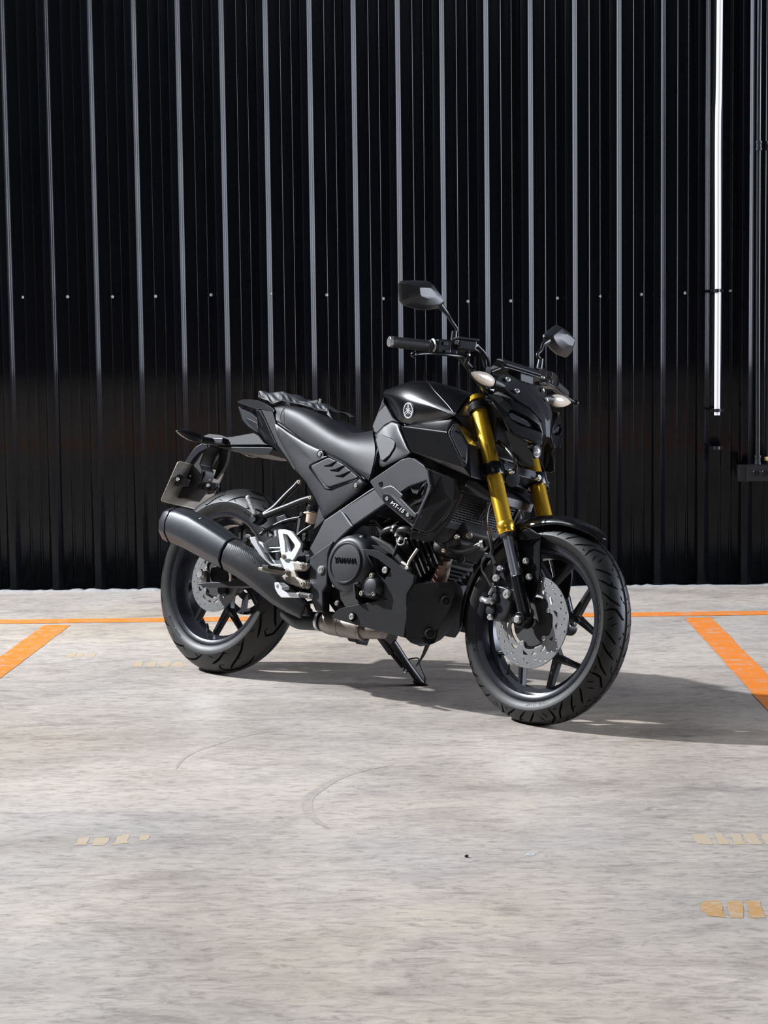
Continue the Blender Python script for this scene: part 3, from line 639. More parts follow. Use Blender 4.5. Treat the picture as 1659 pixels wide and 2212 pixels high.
fm = arc_shell('front_mudguard', WB, .2905, [(55, .312, .006, .004), (60, .316, .040, .012), (70, .316, .058, .020), (82, .316, .064, .030), (95, .315, .066, .042), (108, .313, .066, .046), (122, .311, .064, .046), (140, .309, .060, .040), (165, .308, .056, .035), (190, .307, .052, .03)], 'gloss', ST)
SP = [(1.2282,-0.062,0.5597),(1.2551,-0.064,0.5634),(1.294,-0.068,0.5556),(1.3349,-0.072,0.5383),(1.34,-0.074,0.5021),(1.3508,-0.074,0.4352),(1.3491,-0.072,0.3775),(1.3276,-0.07,0.3407),(1.3168,-0.07,0.3495),(1.3048,-0.074,0.3707),(1.2854,-0.078,0.4304),(1.2635,-0.078,0.4842),(1.2414,-0.072,0.5229)]
for nm, mbx in (('mudguard_stay', MB().prism(SP, (0, .006, 0))),):
    a_ = obj(nm, mbx, 'gloss', fm, bevel=.003); b_ = obj(nm, mbx.mirrored(), 'gloss', fm, bevel=.003)
RB = [(1.2449,-0.076,0.5226),(1.2573,-0.084,0.5385),(1.2845,-0.086,0.5519),(1.3092,-0.084,0.546),(1.3385,-0.076,0.5366)] + [(1.3377,-0.074,0.5311),(1.2898,-0.086,0.5204),(1.2473,-0.078,0.5185)]
obj('stay_shoulder', MB().prism(RB, (0, .012, 0)), 'gloss', fm, bevel=.004)
for q_ in [(1.2999,-0.083,0.4605),(1.3201,-0.083,0.4159)]: bolt(q_, (0, -1, 0), .0098, fm, 'bolt', .008)

# ---- handlebar, grips, levers, mirrors
ge, gi = [(0.955,-0.3945,1.0429)][0], [(1.0,-0.2808,1.0531)][0]
hb0 = V((1.03, -.13, 1.015)); hb1 = V((1.06, -.075, .955))
for sgn, gp in ((1, 0), (-1, 1)):
    def my(p): return V((p[0], p[1] * sgn, p[2]))
    e0, e1 = my(ge), my(gi); d = (e1 - e0)
    if sgn == 1: hbar = Sobj('handlebar', MB().tube([my(ge), my(gi), my((1.01, -.19, gi[2] + .0)), my(hb0), my(hb1), (1.065, 0, .955), my((hb1.x, -hb1.y, hb1.z)), my((hb0.x, -hb0.y, hb0.z)), (1.01, .19, gi[2]), (gi[0], -gi[1], gi[2]), (ge[0], -ge[1], ge[2])], .011, 14, 5), 'satin')
    mb = MB(); ax_ = d.normalized(); Lg = d.length
    prof = [(0, .0165)]; n = 22
    for i in range(n): prof += [(.006 + i * (Lg - .012) / n, .0168), (.006 + (i + .5) * (Lg - .012) / n, .0160)]
    prof += [(Lg - .006, .0185), (Lg, .0190), (Lg + .006, .0175)]
    gr = Sobj('grip', mb.lathe(e0, ax_, prof, 24), 'rubber')
    obj('bar_end', MB().lathe(e0 - ax_ * .012, ax_, [(0, .0135), (.002, .0155), (.011, .0155), (.012, .013)], 24), 'steel' if sgn == 1 else 'satin', gr)
    obj('throttle_collar', MB().lathe(e1 + ax_ * .002, ax_, [(0, .0195), (.002, .0235), (.005, .0235), (.008, .0180)], 28), 'steel' if sgn == 1 else 'satin', gr)
    # switch housing
    mb = MB(); c = e1 + ax_ * .036
    R3 = Matrix((ax_, V((0, 0, 1)).cross(ax_), V((0, 0, 1)))).transposed()
    mb.box(c, (.048, .042, .046), R3).box(c + V((.0, 0, -.004)) + ax_ * .034, (.026, .036, .034), R3)
    sw = Sobj('switch_housing', mb, 'satin', bevel=.006)
    obj('switch_button', MB().box(c + V((0, 0, .006)) - V((0, 1, 0)).cross(ax_) * 0 + R3 @ V((0, -.022, .004)), (.016, .006, .012), R3), 'matte', sw, bevel=.0015)
    obj('switch_button', MB().box(c + R3 @ V((.006, -.022, -.013)), (.012, .008, .008), R3), 'matte', sw, bevel=.0015)
    # master cylinder with cap
    mc = e1 + ax_ * .095 + V((.02, 0, .012))
    if sgn == 1:
        mcy = Sobj('master_cylinder', MB().box(mc, (.062, .034, .030), R3), 'satin', bevel=.006)
        obj('reservoir_cap', MB().box(mc + V((0, 0, .018)), (.068, .042, .008), R3), 'satin', mcy, bevel=.003)
        for u in (-.024, .024): bolt(mc + V((0, 0, .022)) + ax_ * u, (0, 0, 1), .004, mcy, 'bolt', .002)
        obj('bar_clamp', MB().lathe(e1 + ax_ * .082, ax_, [(0, .0145), (0, .020), (.022, .020), (.022, .0145)], 20), 'satin', mcy)
    else:
        mcy = Sobj('clutch_perch', MB().lathe(e1 + ax_ * .075, ax_, [(0, .0145), (0, .020), (.026, .020), (.026, .0145)], 20).box(e1 + ax_ * .088 + V((.026, 0, 0)), (.03, .02, .02), R3), 'satin', bevel=.002)
    LV = [(1.0276,-0.374,1.0079),(1.022,-0.345,1.0167),(1.0238,-0.3,1.0279),(1.0378,-0.25,1.035),(1.0423,-0.2,1.0408),(1.0525,-0.172,1.0433)]
    LV = [my(p) for p in LV]
    lv = Sobj('brake_lever' if sgn == 1 else 'clutch_lever', MB().tube(LV, [.0046, .0046, .0058, .0072, .0085, .009], 12, 5, .7), 'gloss')
    obj('lever_ball', MB().ball(LV[0], .0095, 16), 'gloss', lv)
    bolt(LV[-1] + V((0, 0, .006)), (0, 0, 1), .006, lv, 'bolt', .004)
    # mirror
    mir = Sobj('mirror', MB(), 'matte') if 0 else empty('mirror', parent=bike, mtx=ST)
    O = [(0.955,-0.4036,1.2176),(0.956,-0.3951,1.2241),(0.962,-0.3519,1.2356),(0.968,-0.2997,1.2458),(0.972,-0.2874,1.2404),(0.975,-0.2572,1.2176),(0.978,-0.2334,1.1997),(0.98,-0.232,1.1902),(0.98,-0.2512,1.1734),(0.975,-0.2852,1.1609),(0.97,-0.3172,1.1539),(0.96,-0.3725,1.1551),(0.957,-0.3886,1.1649),(0.955,-0.3953,1.1882)]
    I = [(1.0,-0.4118,1.1882),(1.004,-0.4061,1.1931),(1.01,-0.3865,1.1993),(1.014,-0.3538,1.2049),(1.016,-0.341,1.204),(1.018,-0.3255,1.1923),(1.018,-0.3125,1.1819),(1.018,-0.3106,1.1777),(1.018,-0.3216,1.1721),(1.016,-0.3405,1.1671),(1.012,-0.3628,1.1637),(1.006,-0.3896,1.1665),(1.002,-0.3998,1.1708),(1.0,-0.4085,1.1795)]
    ri = []
    c_ = [sum(p[j] for p in O) / len(O) for j in range(3)]
    def rg(dx, sc): return [my((p[0] + dx, c_[1] + (p[1] - c_[1]) * sc, c_[2] + (p[2] - c_[2]) * sc)) for p in O]
    I2 = [my((c_[0] + .037 + (p[0] - c_[0]) * .1, c_[1] - .006 + (p[1] - c_[1]) * .42, c_[2] + .004 + (p[2] - c_[2]) * .36)) for p in O]
    mid_ = [my((p[0] + .024, c_[1] - .004 + (p[1] - c_[1]) * .80, c_[2] + .002 + (p[2] - c_[2]) * .76)) for p in O]
    obj('mirror_shell', MB().loft([rg(-.006, .97), rg(0, 1.0), rg(.006, .985), mid_, I2]), 'matte', mir, angle=24, bevel=.002)
    obj('mirror_glass', MB().prism(rg(-.0065, .92), (-.0015, 0, 0)), 'mirror', mir)
    SM = [(0.985,-0.2502,1.1839),(0.99,-0.2241,1.1664),(1.0,-0.2081,1.1444),(1.005,-0.187,1.1248),(1.01,-0.2,1.111),(1.01,-0.1982,1.0901)]
    SM = [my(p) for p in SM]
    obj('mirror_stem', MB().tube(SM[:4] + [SM[4]], [.011, .0068, .0052, .0052, .0052], 14, 6), 'satin', mir)
    obj('stem_boot', MB().cyl(SM[5] + V((0, 0, -.006)), SM[4] + V((0, 0, .004)), .0105, .0085, 20), 'satin', mir)
Sobj('handlebar_clamp', MB().box((1.062, 0, .955), (.05, .12, .03)), 'satin', bevel=.005)

# ---- headlight mask, meter, indicators (steered)
def symfaces(Vd, F):
    ks = list(Vd); mb = MB(); n = len(ks); ix = {k: i for i, k in enumerate(ks)}
    vs = [Vd[k] for k in ks] + [(Vd[k][0], -Vd[k][1], Vd[k][2]) for k in ks]
    fs = [[ix[c] for c in f.split()] for f in F]; fs += [[i + n for i in f][::-1] for f in fs]
    return mb.add(vs, fs)
def named(names, pts): return dict(zip(names.split(), pts))
mask = empty('headlight', parent=bike, mtx=ST); mask['label'] = 'pointed black headlight mask'
Vd = named('A B C D E F G H I J K L M N P Q R', [(1.1018,-0.112,1.0064),(1.124,-0.09,1.0079),(1.1387,-0.05,1.0026),(1.1421,0.0,0.9949),(1.2161,0.0,0.9221),(1.243,0.0,0.8828),(1.2521,0.0,0.8362),(1.2529,-0.008,0.833),(1.2469,-0.016,0.842),(1.2384,-0.022,0.8787),(1.2122,-0.054,0.9133),(1.1875,-0.076,0.9287),(1.1537,-0.098,0.9561),(1.1225,-0.112,0.9877),(1.1476,-0.032,0.9848),(1.2152,-0.021,0.9271),(1.2406,-0.011,0.8913)])
Vd = {k: (p[0], p[1] if abs(p[1]) > .001 else 0.0, p[2]) for k, p in Vd.items()}
obj('mask_panel', symfaces(Vd, ['A N B', 'B N M P C', 'M L P', 'L K Q P', 'K J R Q', 'J I H R', 'C P Q E D', 'E Q R F', 'F R H G']), 'maskblack', mask, solid=.005, bevel=.002, angle=20)
OE = [(1.1189,-0.135,0.9354),(1.1326,-0.13,0.9408),(1.1869,-0.115,0.9292),(1.2226,-0.065,0.9073),(1.2419,-0.028,0.8719),(1.2482,-0.018,0.8403),(1.2547,-0.028,0.8113),(1.2183,-0.105,0.8245),(1.2038,-0.125,0.8454),(1.19,-0.138,0.8689)]
EE = [(1.1926,-0.124,0.8858),(1.1946,-0.122,0.8919),(1.2011,-0.114,0.8968),(1.2259,-0.068,0.8828),(1.2414,-0.034,0.8648),(1.2476,-0.021,0.8429),(1.2439,-0.028,0.8458),(1.2145,-0.092,0.8549),(1.2009,-0.114,0.8664),(1.1959,-0.122,0.8763)]
ec = [sum(p[j] for p in EE) / 10 for j in range(3)]
IE = [(p[0] * .9 + ec[0] * .1 - .020, p[1] * .88 + ec[1] * .12, p[2] * .88 + ec[2] * .12) for p in EE]
n = 10; mb = MB().add(OE + EE, [[i, (i + 1) % n, n + (i + 1) % n, n + i] for i in range(n)]); both('lamp_surround', mb, 'gloss', mask, solid=.004, bevel=.0015, angle=25)
mb = MB().add(EE + IE, [[i, (i + 1) % n, n + (i + 1) % n, n + i] for i in range(n)] + [[n + i for i in range(n)]]); both('lamp_recess', mb, 'satin', mask, solid=0, angle=30)
LE = [(1.2031,-0.117,0.8845),(1.2091,-0.109,0.8887),(1.2346,-0.064,0.8711),(1.2376,-0.052,0.8628),(1.2378,-0.052,0.8555),(1.2338,-0.06,0.8556),(1.2101,-0.104,0.8675),(1.2076,-0.112,0.8725)]
both('position_lamp', MB().prism([(p[0] - .012, p[1], p[2]) for p in LE], (-.01, .0, 0)), 'lens2', mask, bevel=.003)
ES = [(1.1233,-0.138,0.9353),(1.1363,-0.134,0.9397),(1.1644,-0.127,0.9316),(1.1969,-0.098,0.9047),(1.1872,-0.108,0.9018),(1.1817,-0.119,0.8997),(1.1574,-0.133,0.9127)]
both('side_trim', MB().prism(ES, (-.006, .004, 0)), 'gloss', mask, bevel=.002)
LL = [(1.1886,-0.128,0.8655),(1.193,-0.124,0.8598),(1.1996,-0.108,0.8394),(1.2554,-0.026,0.8213),(1.2569,-0.03,0.8084),(1.2108,-0.098,0.8231),(1.2009,-0.112,0.8322)]
both('lower_lip', MB().prism(LL, (-.012, .006, 0)), 'matte', mask, bevel=.002)
LW = [(1.1727,-0.098,0.8356),(1.2002,-0.09,0.8244),(1.231,-0.06,0.8118),(1.2268,-0.058,0.7965),(1.2431,-0.052,0.7796),(1.2499,-0.05,0.7593),(1.2546,-0.048,0.7416),(1.24,-0.052,0.738),(1.2123,-0.06,0.7411),(1.193,-0.07,0.7651),(1.174,-0.086,0.8169)]
both('lower_wing', MB().prism(LW, (-.004, .004, 0)), 'dark', mask, bevel=.0015)
RW = [(1.2234,0.06,0.8221),(1.2339,0.07,0.8319),(1.2378,0.085,0.8571),(1.2369,0.075,0.8196),(1.2323,0.072,0.8111),(1.2235,0.064,0.8122),(1.2194,0.06,0.7849),(1.2149,0.062,0.7402),(1.2135,0.058,0.758),(1.2134,0.058,0.7898),(1.2222,0.06,0.8088)]
obj('lower_wing', MB().prism(RW, (-.004, -.003, 0)), 'matte', mask)
pc = V([(1.2171,0.0,0.7937)][0]); pc.y = 0
pj = obj('projector_lamp', MB().lathe(pc + V((-.05, 0, .004)), (1, 0, -.08), [(0, .02), (.03, .024), (.046, .024), (.052, .0205), (.050, .017)], 32), 'satin', mask)
obj('projector_lens', MB().ball(pc + V((-.008, 0, 0)), .0165, 24), 'glass', pj)['label'] = 'bright round glass lens'
obj('lamp_back', MB().loft([[(x_, y_ * 1.0, z_) for (y_, z_) in ((-.085, .93), (-.075, .88), (-.03, .85), (.03, .85), (.075, .88), (.085, .93), (.08, .975), (0, .99), (-.08, .975))] for x_ in (1.09, 1.12)] + [[(1.16, y_, z_) for (y_, z_) in ((-.07, .92), (-.06, .89), (-.02, .86), (.02, .86), (.06, .89), (.07, .92), (.06, .95), (0, .965), (-.06, .95))]]), 'dark', mask)
for q_ in [(1.1371,-0.0815,0.9931),(1.1677,-0.069,0.9609)]:
    for sg in (1, -1): bolt((q_[0] + .0015, q_[1] * sg, q_[2]), (.75, -.45 * sg, .35), .0075, mask, 'bolt', .0035)
met = across('instrument_cluster', [(1.057,-0.082,1.0215),(1.0842,-0.084,1.058),(1.1107,-0.084,1.0544),(1.1274,-0.084,1.0382),(1.1151,-0.084,1.0291),(1.0704,-0.082,1.0176)], 'maskblack', bike, bevel=.006, mtx=ST)
across('cluster_hood', [(1.087,-0.052,1.0293),(1.1182,-0.036,1.0314),(1.1395,-0.03,1.023),(1.1438,-0.029,0.9966),(1.1143,-0.048,1.0133)], 'maskblack', met, bevel=.004)
across('cluster_bezel', [(1.0682,-0.084,1.0164),(1.1183,-0.088,1.0309),(1.1394,-0.086,1.0292),(1.1392,-0.086,1.0244),(1.1209,-0.088,1.0256),(1.0758,-0.084,1.0134)], 'dark', met, bevel=.002)
def teardrop(tip, base, w_, h_, m, parent, dx=0, sc=1.0, mtx=None, name='indicator_lens'):
    a, b = V(tip), V(base); d = b - a; L_ = d.length; d.normalize(); e = V((1, 0, 0)); e = (e - d * e.dot(d)).normalized(); g = d.cross(e); rings = []
    for t, r in ((0, .06), (.04, .22), (.15, .5), (.32, .8), (.5, .97), (.68, 1.0), (.84, .9), (.95, .7), (1, .45)):
        c = a + d * (t * L_) + e * dx; rings.append([c + (e * cos(u) * w_ + g * sin(u) * h_) * r * sc for u in [2 * pi * i / 20 for i in range(20)]])
    return obj(name, MB().loft(rings), m, parent, mtx=mtx, angle=50)
for sg in (1, -1):
    tip, bas = [(1.1262,-0.23,0.9821),(1.1306,-0.134,0.9728)]; tip = (tip[0], tip[1] * sg, tip[2]); bas = (bas[0], bas[1] * sg, bas[2])
    ind = teardrop(tip, bas, .013, .0205, 'dark', bike, dx=-.006, mtx=ST, name='front_indicator')
    teardrop(tip, bas, .0135, .0205, 'lens', ind, dx=.0015, sc=.93)['label'] = 'clear lens'
    obj('indicator_stalk', MB().tube([V(bas) - (V(tip) - V(bas)).normalized() * 0, V(bas) + (V(bas) - V(tip)).normalized() * .03, (bas[0] + .004, .085 * (-1 if sg > 0 else 1), bas[2] - .012)], [.0125, .0115, .011], 16, 4), 'rubber', ind)

# ---- tank
TR1 = [(0.6374,-0.075,0.9542),(0.7075,-0.085,0.973),(0.7438,-0.085,0.9891),(0.7971,-0.085,0.99),(0.8471,-0.085,0.9836),(0.9016,-0.085,0.972),(0.9521,-0.085,0.9571),(0.9882,-0.08,0.9422)]
TR2 = [(0.6548,-0.1,0.9391),(0.7402,-0.14,0.9241),(0.8037,-0.156,0.9118),(0.8612,-0.164,0.9015),(0.9119,-0.17,0.8928),(0.9614,-0.174,0.8792),(1.0007,-0.176,0.8663),(1.0195,-0.174,0.8606)]
TR3 = [(0.6588,-0.098,0.9236),(0.7496,-0.148,0.8916),(0.8182,-0.168,0.8711),(0.877,-0.174,0.8646),(0.9236,-0.177,0.8632),(0.9689,-0.179,0.862),(1.0044,-0.179,0.8596),(1.0224,-0.176,0.8584)]
TR4 = [(0.6548,-0.085,0.9119),(0.7285,-0.125,0.8662),(0.7831,-0.146,0.8399),(0.8608,-0.158,0.8377),(0.9185,-0.166,0.8427),(0.9639,-0.17,0.8495),(0.9997,-0.172,0.8546),(1.0204,-0.172,0.8577)]
TR0 = [(p[0] - .02, 0, p[2] + .008) for p in TR1]
TRF = [lerp(a, b, .45) for a, b in zip(TR1, TR2)]; TRF = [(x, y - .022 * sin(pi * min(1, i / 6)), z + .012) for i, (x, y, z) in enumerate(TRF)]
TR3 = [(x, y + .010, z) for x, y, z in TR3]; TR4 = [(x, y + .012, z) for x, y, z in TR4]
tank = grid('fuel_tank', [TR0, [lerp(a, b, .6) for a, b in zip(TR0, TR1)], TR1, TRF, TR2, TR3, TR4], 'gloss', bike, sub=2)
cr = tank.data.attributes.new('crease_edge', 'FLOAT', 'EDGE')
def crease(o, tests):
    bm = bmesh.new(); bm.from_mesh(o.data); L_ = bm.edges.layers.float.get('crease_edge') or bm.edges.layers.float.new('crease_edge')
    for e in bm.edges:
        a, b = e.verts[0].co, e.verts[1].co
        for P, w_ in tests:
            if any((V(p) - a).length < 1e-3 or (V((p[0], -p[1], p[2])) - a).length < 1e-3 for p in P) and any((V(p) - b).length < 1e-3 or (V((p[0], -p[1], p[2])) - b).length < 1e-3 for p in P): e[L_] = w_
    bm.to_mesh(o.data); bm.free()
crease(tank, [(TR2, .85), (TR4, 1.0)])
# front nose of the tank, dropping behind the fork, and the rear skirt down to the seat
NO = [(1.0163,-0.168,0.8622),(1.0316,-0.15,0.8374),(1.0532,-0.14,0.8036),(1.0591,-0.12,0.7896)]
obj('tank_nose', MB().loft([[(x - .0, y, z) for x, y, z in r] for r in ([TR1[7], TR2[7], NO[1], NO[3], (NO[3][0], -NO[3][1], NO[3][2]), (NO[1][0], -NO[1][1], NO[1][2]), (TR2[7][0], -TR2[7][1], TR2[7][2]), (TR1[7][0], -TR1[7][1], TR1[7][2])], [(1.045, -.05, .925), (1.065, -.075, .88), (1.085, -.08, .82), (1.10, -.075, .76), (1.10, .075, .76), (1.085, .08, .82), (1.065, .075, .88), (1.045, .05, .925)])]), 'satin', tank, bevel=.004)
SK = [(0.6561,-0.1,0.9327),(0.661,-0.094,0.9101),(0.7228,-0.118,0.8645),(0.7665,-0.134,0.8439),(0.7349,-0.128,0.8477),(0.6989,-0.12,0.8366),(0.6622,-0.112,0.8114),(0.6486,-0.108,0.8151),(0.6313,-0.104,0.836),(0.6412,-0.1,0.878)]
across('tank_skirt', SK, 'dull', tank, bevel=.004)
# painted seam ridge over the tank and the filler hump
SE0 = [(0.8059,-0.086,0.9911),(0.8531,-0.112,0.965),(0.8947,-0.132,0.9405),(0.9378,-0.15,0.9184),(0.9788,-0.166,0.8964),(1.0083,-0.176,0.877),(1.0238,-0.178,0.8632)]
SE = [snap(tank, p, (-.25, .9, -.35), .0008)[0] for p in SE0]
sm = MB().tube(SE, .0015, 8, 5); s2 = sm.mirrored(); obj('seam_bead', sm, 'satin', tank); obj('seam_bead', s2, 'satin', tank)
obj('filler_cap', MB().lathe((.80, 0, TR1[3][2] - .012), (.1, 0, 1), [(0, .05), (.006, .05), (.01, .044), (.012, .02)], 32), 'satin', tank)
# round badge: ring and three crossed forks
bc, bn = snap(tank, [(0.8254,-0.16,0.8776)][0], (-.67, .74, .09), .0); bu = (V((0, 0, 1)) - bn * bn.z).normalized(); br = bu.cross(bn) * -1
if br.x < 0: br = -br
bc = bc + bn * .0012
def disc_map(R_): return lambda u, v, w_: bc + br * u + bu * v + bn * w_
for sg in (1, -1):
    def fl_(mb): return mb if sg == 1 else mb.mirrored()
    bd = obj('badge', fl_(cutmesh([circle2(0, 0, .0228, 40)], .003, disc_map(0))), 'dark', tank)
    obj('badge_ring', fl_(cutmesh([circle2(0, 0, .0238, 48), circle2(0, 0, .0208, 48)], .006, disc_map(0))), 'silver', bd)
    fk_ = MB()
    for k in range(3):
        t = rad(90 + 120 * k); ct, st_ = cos(t), sin(t)
        def T2(u, v): return (u * ct - v * st_, u * st_ + v * ct)
        for rect in ([(-.012, -.0009), (.006, -.0009), (.006, .0009), (-.012, .0009)], [(.004, -.0040), (.0195, -.0040), (.0195, -.0022), (.004, -.0022)], [(.004, .0022), (.0195, .0022), (.0195, .0040), (.004, .0040)], [(.004, -.0040), (.0058, -.0040), (.0058, .0040), (.004, .0040)]):
            cutmesh([[T2(*p) for p in rect]], .0052, disc_map(0), fk_)
    obj('badge_emblem', fl_(fk_), 'silver', bd, smooth=False)

# ---- side scoops (satin black), grille inserts
sc = [(0.7985,-0.158,0.8292),(1.0098,-0.172,0.8524),(1.034,-0.216,0.8038),(0.8699,-0.172,0.7477),(1.1333,-0.192,0.6762),(1.1135,-0.205,0.7021),(1.0413,-0.176,0.8322),(1.0909,-0.18,0.7784),(0.8517,-0.168,0.7649)]
Vd = named('a b c d e f g h i', sc)
for sg in (1, -1):
    mb = MB(); ks = list(Vd); ix = {k_: i for i, k_ in enumerate(ks)}
    mb.add([Vd[k_] for k_ in ks] + [(p[0] - .0, p[1] + .05, p[2]) for p in Vd.values()], [[ix[c] for c in f.split()] for f in ('a b c', 'a c f d i', 'd f e', 'c b g', 'c g h e f')] + [[9 + ix[c] for c in f.split()] for f in ('i d e h g b a',)] + [[ix[a_], ix[b_], 9 + ix[b_], 9 + ix[a_]] for a_, b_ in (('a', 'b'), ('b', 'g'), ('g', 'h'), ('h', 'e'), ('e', 'd'), ('d', 'i'), ('i', 'a'))])
    if sg < 0: mb = mb.mirrored()
    scoop = obj('side_scoop', mb, 'satin' if 0 else 'gloss', bike, bevel=.004, angle=20, seg=3)
    GI = [(1.0397,-0.206,0.8078),(1.0386,-0.196,0.8249),(1.0465,-0.188,0.8298),(1.0973,-0.192,0.7672),(1.107,-0.197,0.7337),(1.1122,-0.203,0.7164),(1.1077,-0.206,0.7165),(1.0462,-0.209,0.7968)]
    g = MB().prism([(x + .004, y - .0045, z) for x, y, z in GI], (0, .006, 0)); g = g if sg == 1 else g.mirrored()
    gi_ = obj('scoop_grille', g, 'guard', scoop, bevel=.002)
    FR_ = [(1.0391,-0.213,0.8049),(1.0339,-0.192,0.8323),(1.0455,-0.182,0.8355),(1.098,-0.186,0.7744),(1.1118,-0.195,0.7283),(1.119,-0.205,0.7029),(1.11,-0.209,0.7077),(1.043,-0.213,0.7944)]
    ring = MB(); n = 8; ring.add([(x + .002, y - .003, z) for x, y, z in FR_] + [(x + .003, y - .004, z) for x, y, z in GI], [[i, (i + 1) % n, n + (i + 1) % n, n + i] for i in range(n)]); ring = ring if sg == 1 else ring.mirrored()
    obj('grille_frame', ring, 'matte', scoop, solid=.004)
    for q_ in [(1.0529,-0.199,0.8132),(1.1013,-0.207,0.7345)]: bolt((q_[0] + .004, (q_[1] - .005) * sg, q_[2]), (.3, -sg, .1), .0045, scoop, 'dark', .003)

# ---- knee panels
KP = [(0.7357,-0.128,0.8477),(0.77,-0.138,0.84),(0.7882,-0.146,0.8206),(0.844,-0.158,0.7605),(0.8622,-0.16,0.7468),(0.8417,-0.156,0.7336),(0.789,-0.15,0.7169),(0.7407,-0.142,0.7011),(0.7231,-0.138,0.705),(0.6777,-0.126,0.7842),(0.673,-0.124,0.8067),(0.7012,-0.124,0.8327)]
kp = bulged('knee_panel', KP, .03, 'matte2', bike, .006)
KI = [(0.6872,-0.131,0.7881),(0.6944,-0.13,0.7996),(0.7082,-0.131,0.8042),(0.7611,-0.141,0.7912),(0.7794,-0.145,0.7831),(0.7849,-0.146,0.7761),(0.7837,-0.147,0.7603),(0.7699,-0.147,0.7371),(0.7458,-0.146,0.7199),(0.7323,-0.144,0.7223)]
for q_, sg in zip(kp, (1, -1)):
    mb = MB().prism([(x, y - .0085, z) for x, y, z in KI], (0, .01, 0)); obj('rubber_pad', mb if sg == 1 else mb.mirrored(), 'vinyl', q_, bevel=.003)

# ---- seat
C_ = [(0.1441,-0.055,0.8967),(0.1838,-0.098,0.8716),(0.2023,-0.11,0.845),(0.2186,-0.078,0.9045),(0.2495,-0.12,0.8633),(0.2689,-0.12,0.8197),(0.3105,-0.085,0.8968),(0.3423,-0.134,0.8367),(0.3536,-0.126,0.7787),(0.3948,-0.085,0.8705),(0.4236,-0.14,0.8053),(0.4332,-0.134,0.7494),(0.458,-0.085,0.8357),(0.496,-0.143,0.7817),(0.4964,-0.138,0.7298),(0.5202,-0.085,0.8158),(0.5676,-0.15,0.76),(0.5727,-0.144,0.7098),(0.5684,-0.08,0.8234),(0.642,-0.154,0.7481),(0.6447,-0.15,0.676),(0.6084,-0.075,0.8334),(0.7117,-0.15,0.7467),(0.6984,-0.153,0.6557)]
S1 = C_[0::3]; S2 = C_[1::3]; S3 = C_[2::3]
S0 = [(p[0] + (-.03 if i else -.015), 0, p[2] + .006) for i, p in enumerate(S1)]
Sm = [lerp(a, b, .5) for a, b in zip(S1, S2)]; Sm = [(x, y - .013, z + .014) for x, y, z in Sm]
seat = grid('seat', [S0, S1, Sm, S2, S3, [(x, y + .03, z - .004) for x, y, z in S3]], 'vinyl', bike, sub=2)
crease(seat, [(S3, .9)])
obj('seat_nose', MB().loft([[(p[0], p[1], p[2]) for p in (S1[7], S2[7], S3[7], (S3[7][0], -S3[7][1], S3[7][2]), (S2[7][0], -S2[7][1], S2[7][2]), (S1[7][0], -S1[7][1], S1[7][2]))], [(.70, -.05, .84), (.72, -.08, .80), (.74, -.08, .74), (.74, .08, .74), (.72, .08, .80), (.70, .05, .84)]]), 'vinyl', seat, bevel=.006)
obj('seat_seam', MB().tube([(0.2762,-0.1225,0.8179),(0.2524,-0.123,0.8349),(0.2434,-0.1245,0.853),(0.2398,-0.118,0.8752),(0.2336,-0.098,0.8957)], .0012, 6, 5), 'dark', seat)
across('seat_base', [(0.1755,-0.09,0.8731),(0.2005,-0.108,0.8417),(0.2784,-0.118,0.8111),(0.3676,-0.123,0.7733),(0.4687,-0.13,0.7386),(0.5645,-0.135,0.7095),(0.6752,-0.14,0.6554),(0.6152,-0.13,0.7299),(0.3956,-0.11,0.8177),(0.2391,-0.09,0.8649)], 'dark', bike, bevel=.002)

# ---- side cover
SCv = [(0.2116,-0.118,0.8361),(0.2783,-0.124,0.8094),(0.3742,-0.13,0.7739),(0.4316,-0.134,0.7565),(0.4681,-0.138,0.7478),(0.4833,-0.14,0.7371),(0.4827,-0.141,0.727),(0.499,-0.141,0.7307),(0.5748,-0.146,0.7086),(0.6458,-0.151,0.675),(0.6869,-0.154,0.6481),(0.6761,-0.154,0.6415),(0.6588,-0.152,0.6175),(0.5245,-0.14,0.5291),(0.5036,-0.138,0.555),(0.4669,-0.134,0.594),(0.4085,-0.13,0.6462),(0.3566,-0.128,0.6799),(0.2919,-0.122,0.7392),(0.2341,-0.118,0.7938)]
scv = bulged('side_cover', SCv, .016, 'matte2', bike, .007)
QO = [(0.4312,-0.146,0.6973),(0.4545,-0.147,0.7078),(0.5073,-0.148,0.7282),(0.5797,-0.151,0.7069),(0.6643,-0.156,0.6643),(0.6543,-0.156,0.656),(0.5374,-0.151,0.6237),(0.5119,-0.149,0.6265),(0.4291,-0.145,0.6884)]
QI = [(0.4426,-0.152,0.6938),(0.4642,-0.153,0.7034),(0.5139,-0.154,0.7237),(0.5836,-0.157,0.7033),(0.6593,-0.161,0.6649),(0.6521,-0.161,0.6602),(0.5417,-0.157,0.6298),(0.5224,-0.155,0.632),(0.442,-0.151,0.6868)]
qo = QO
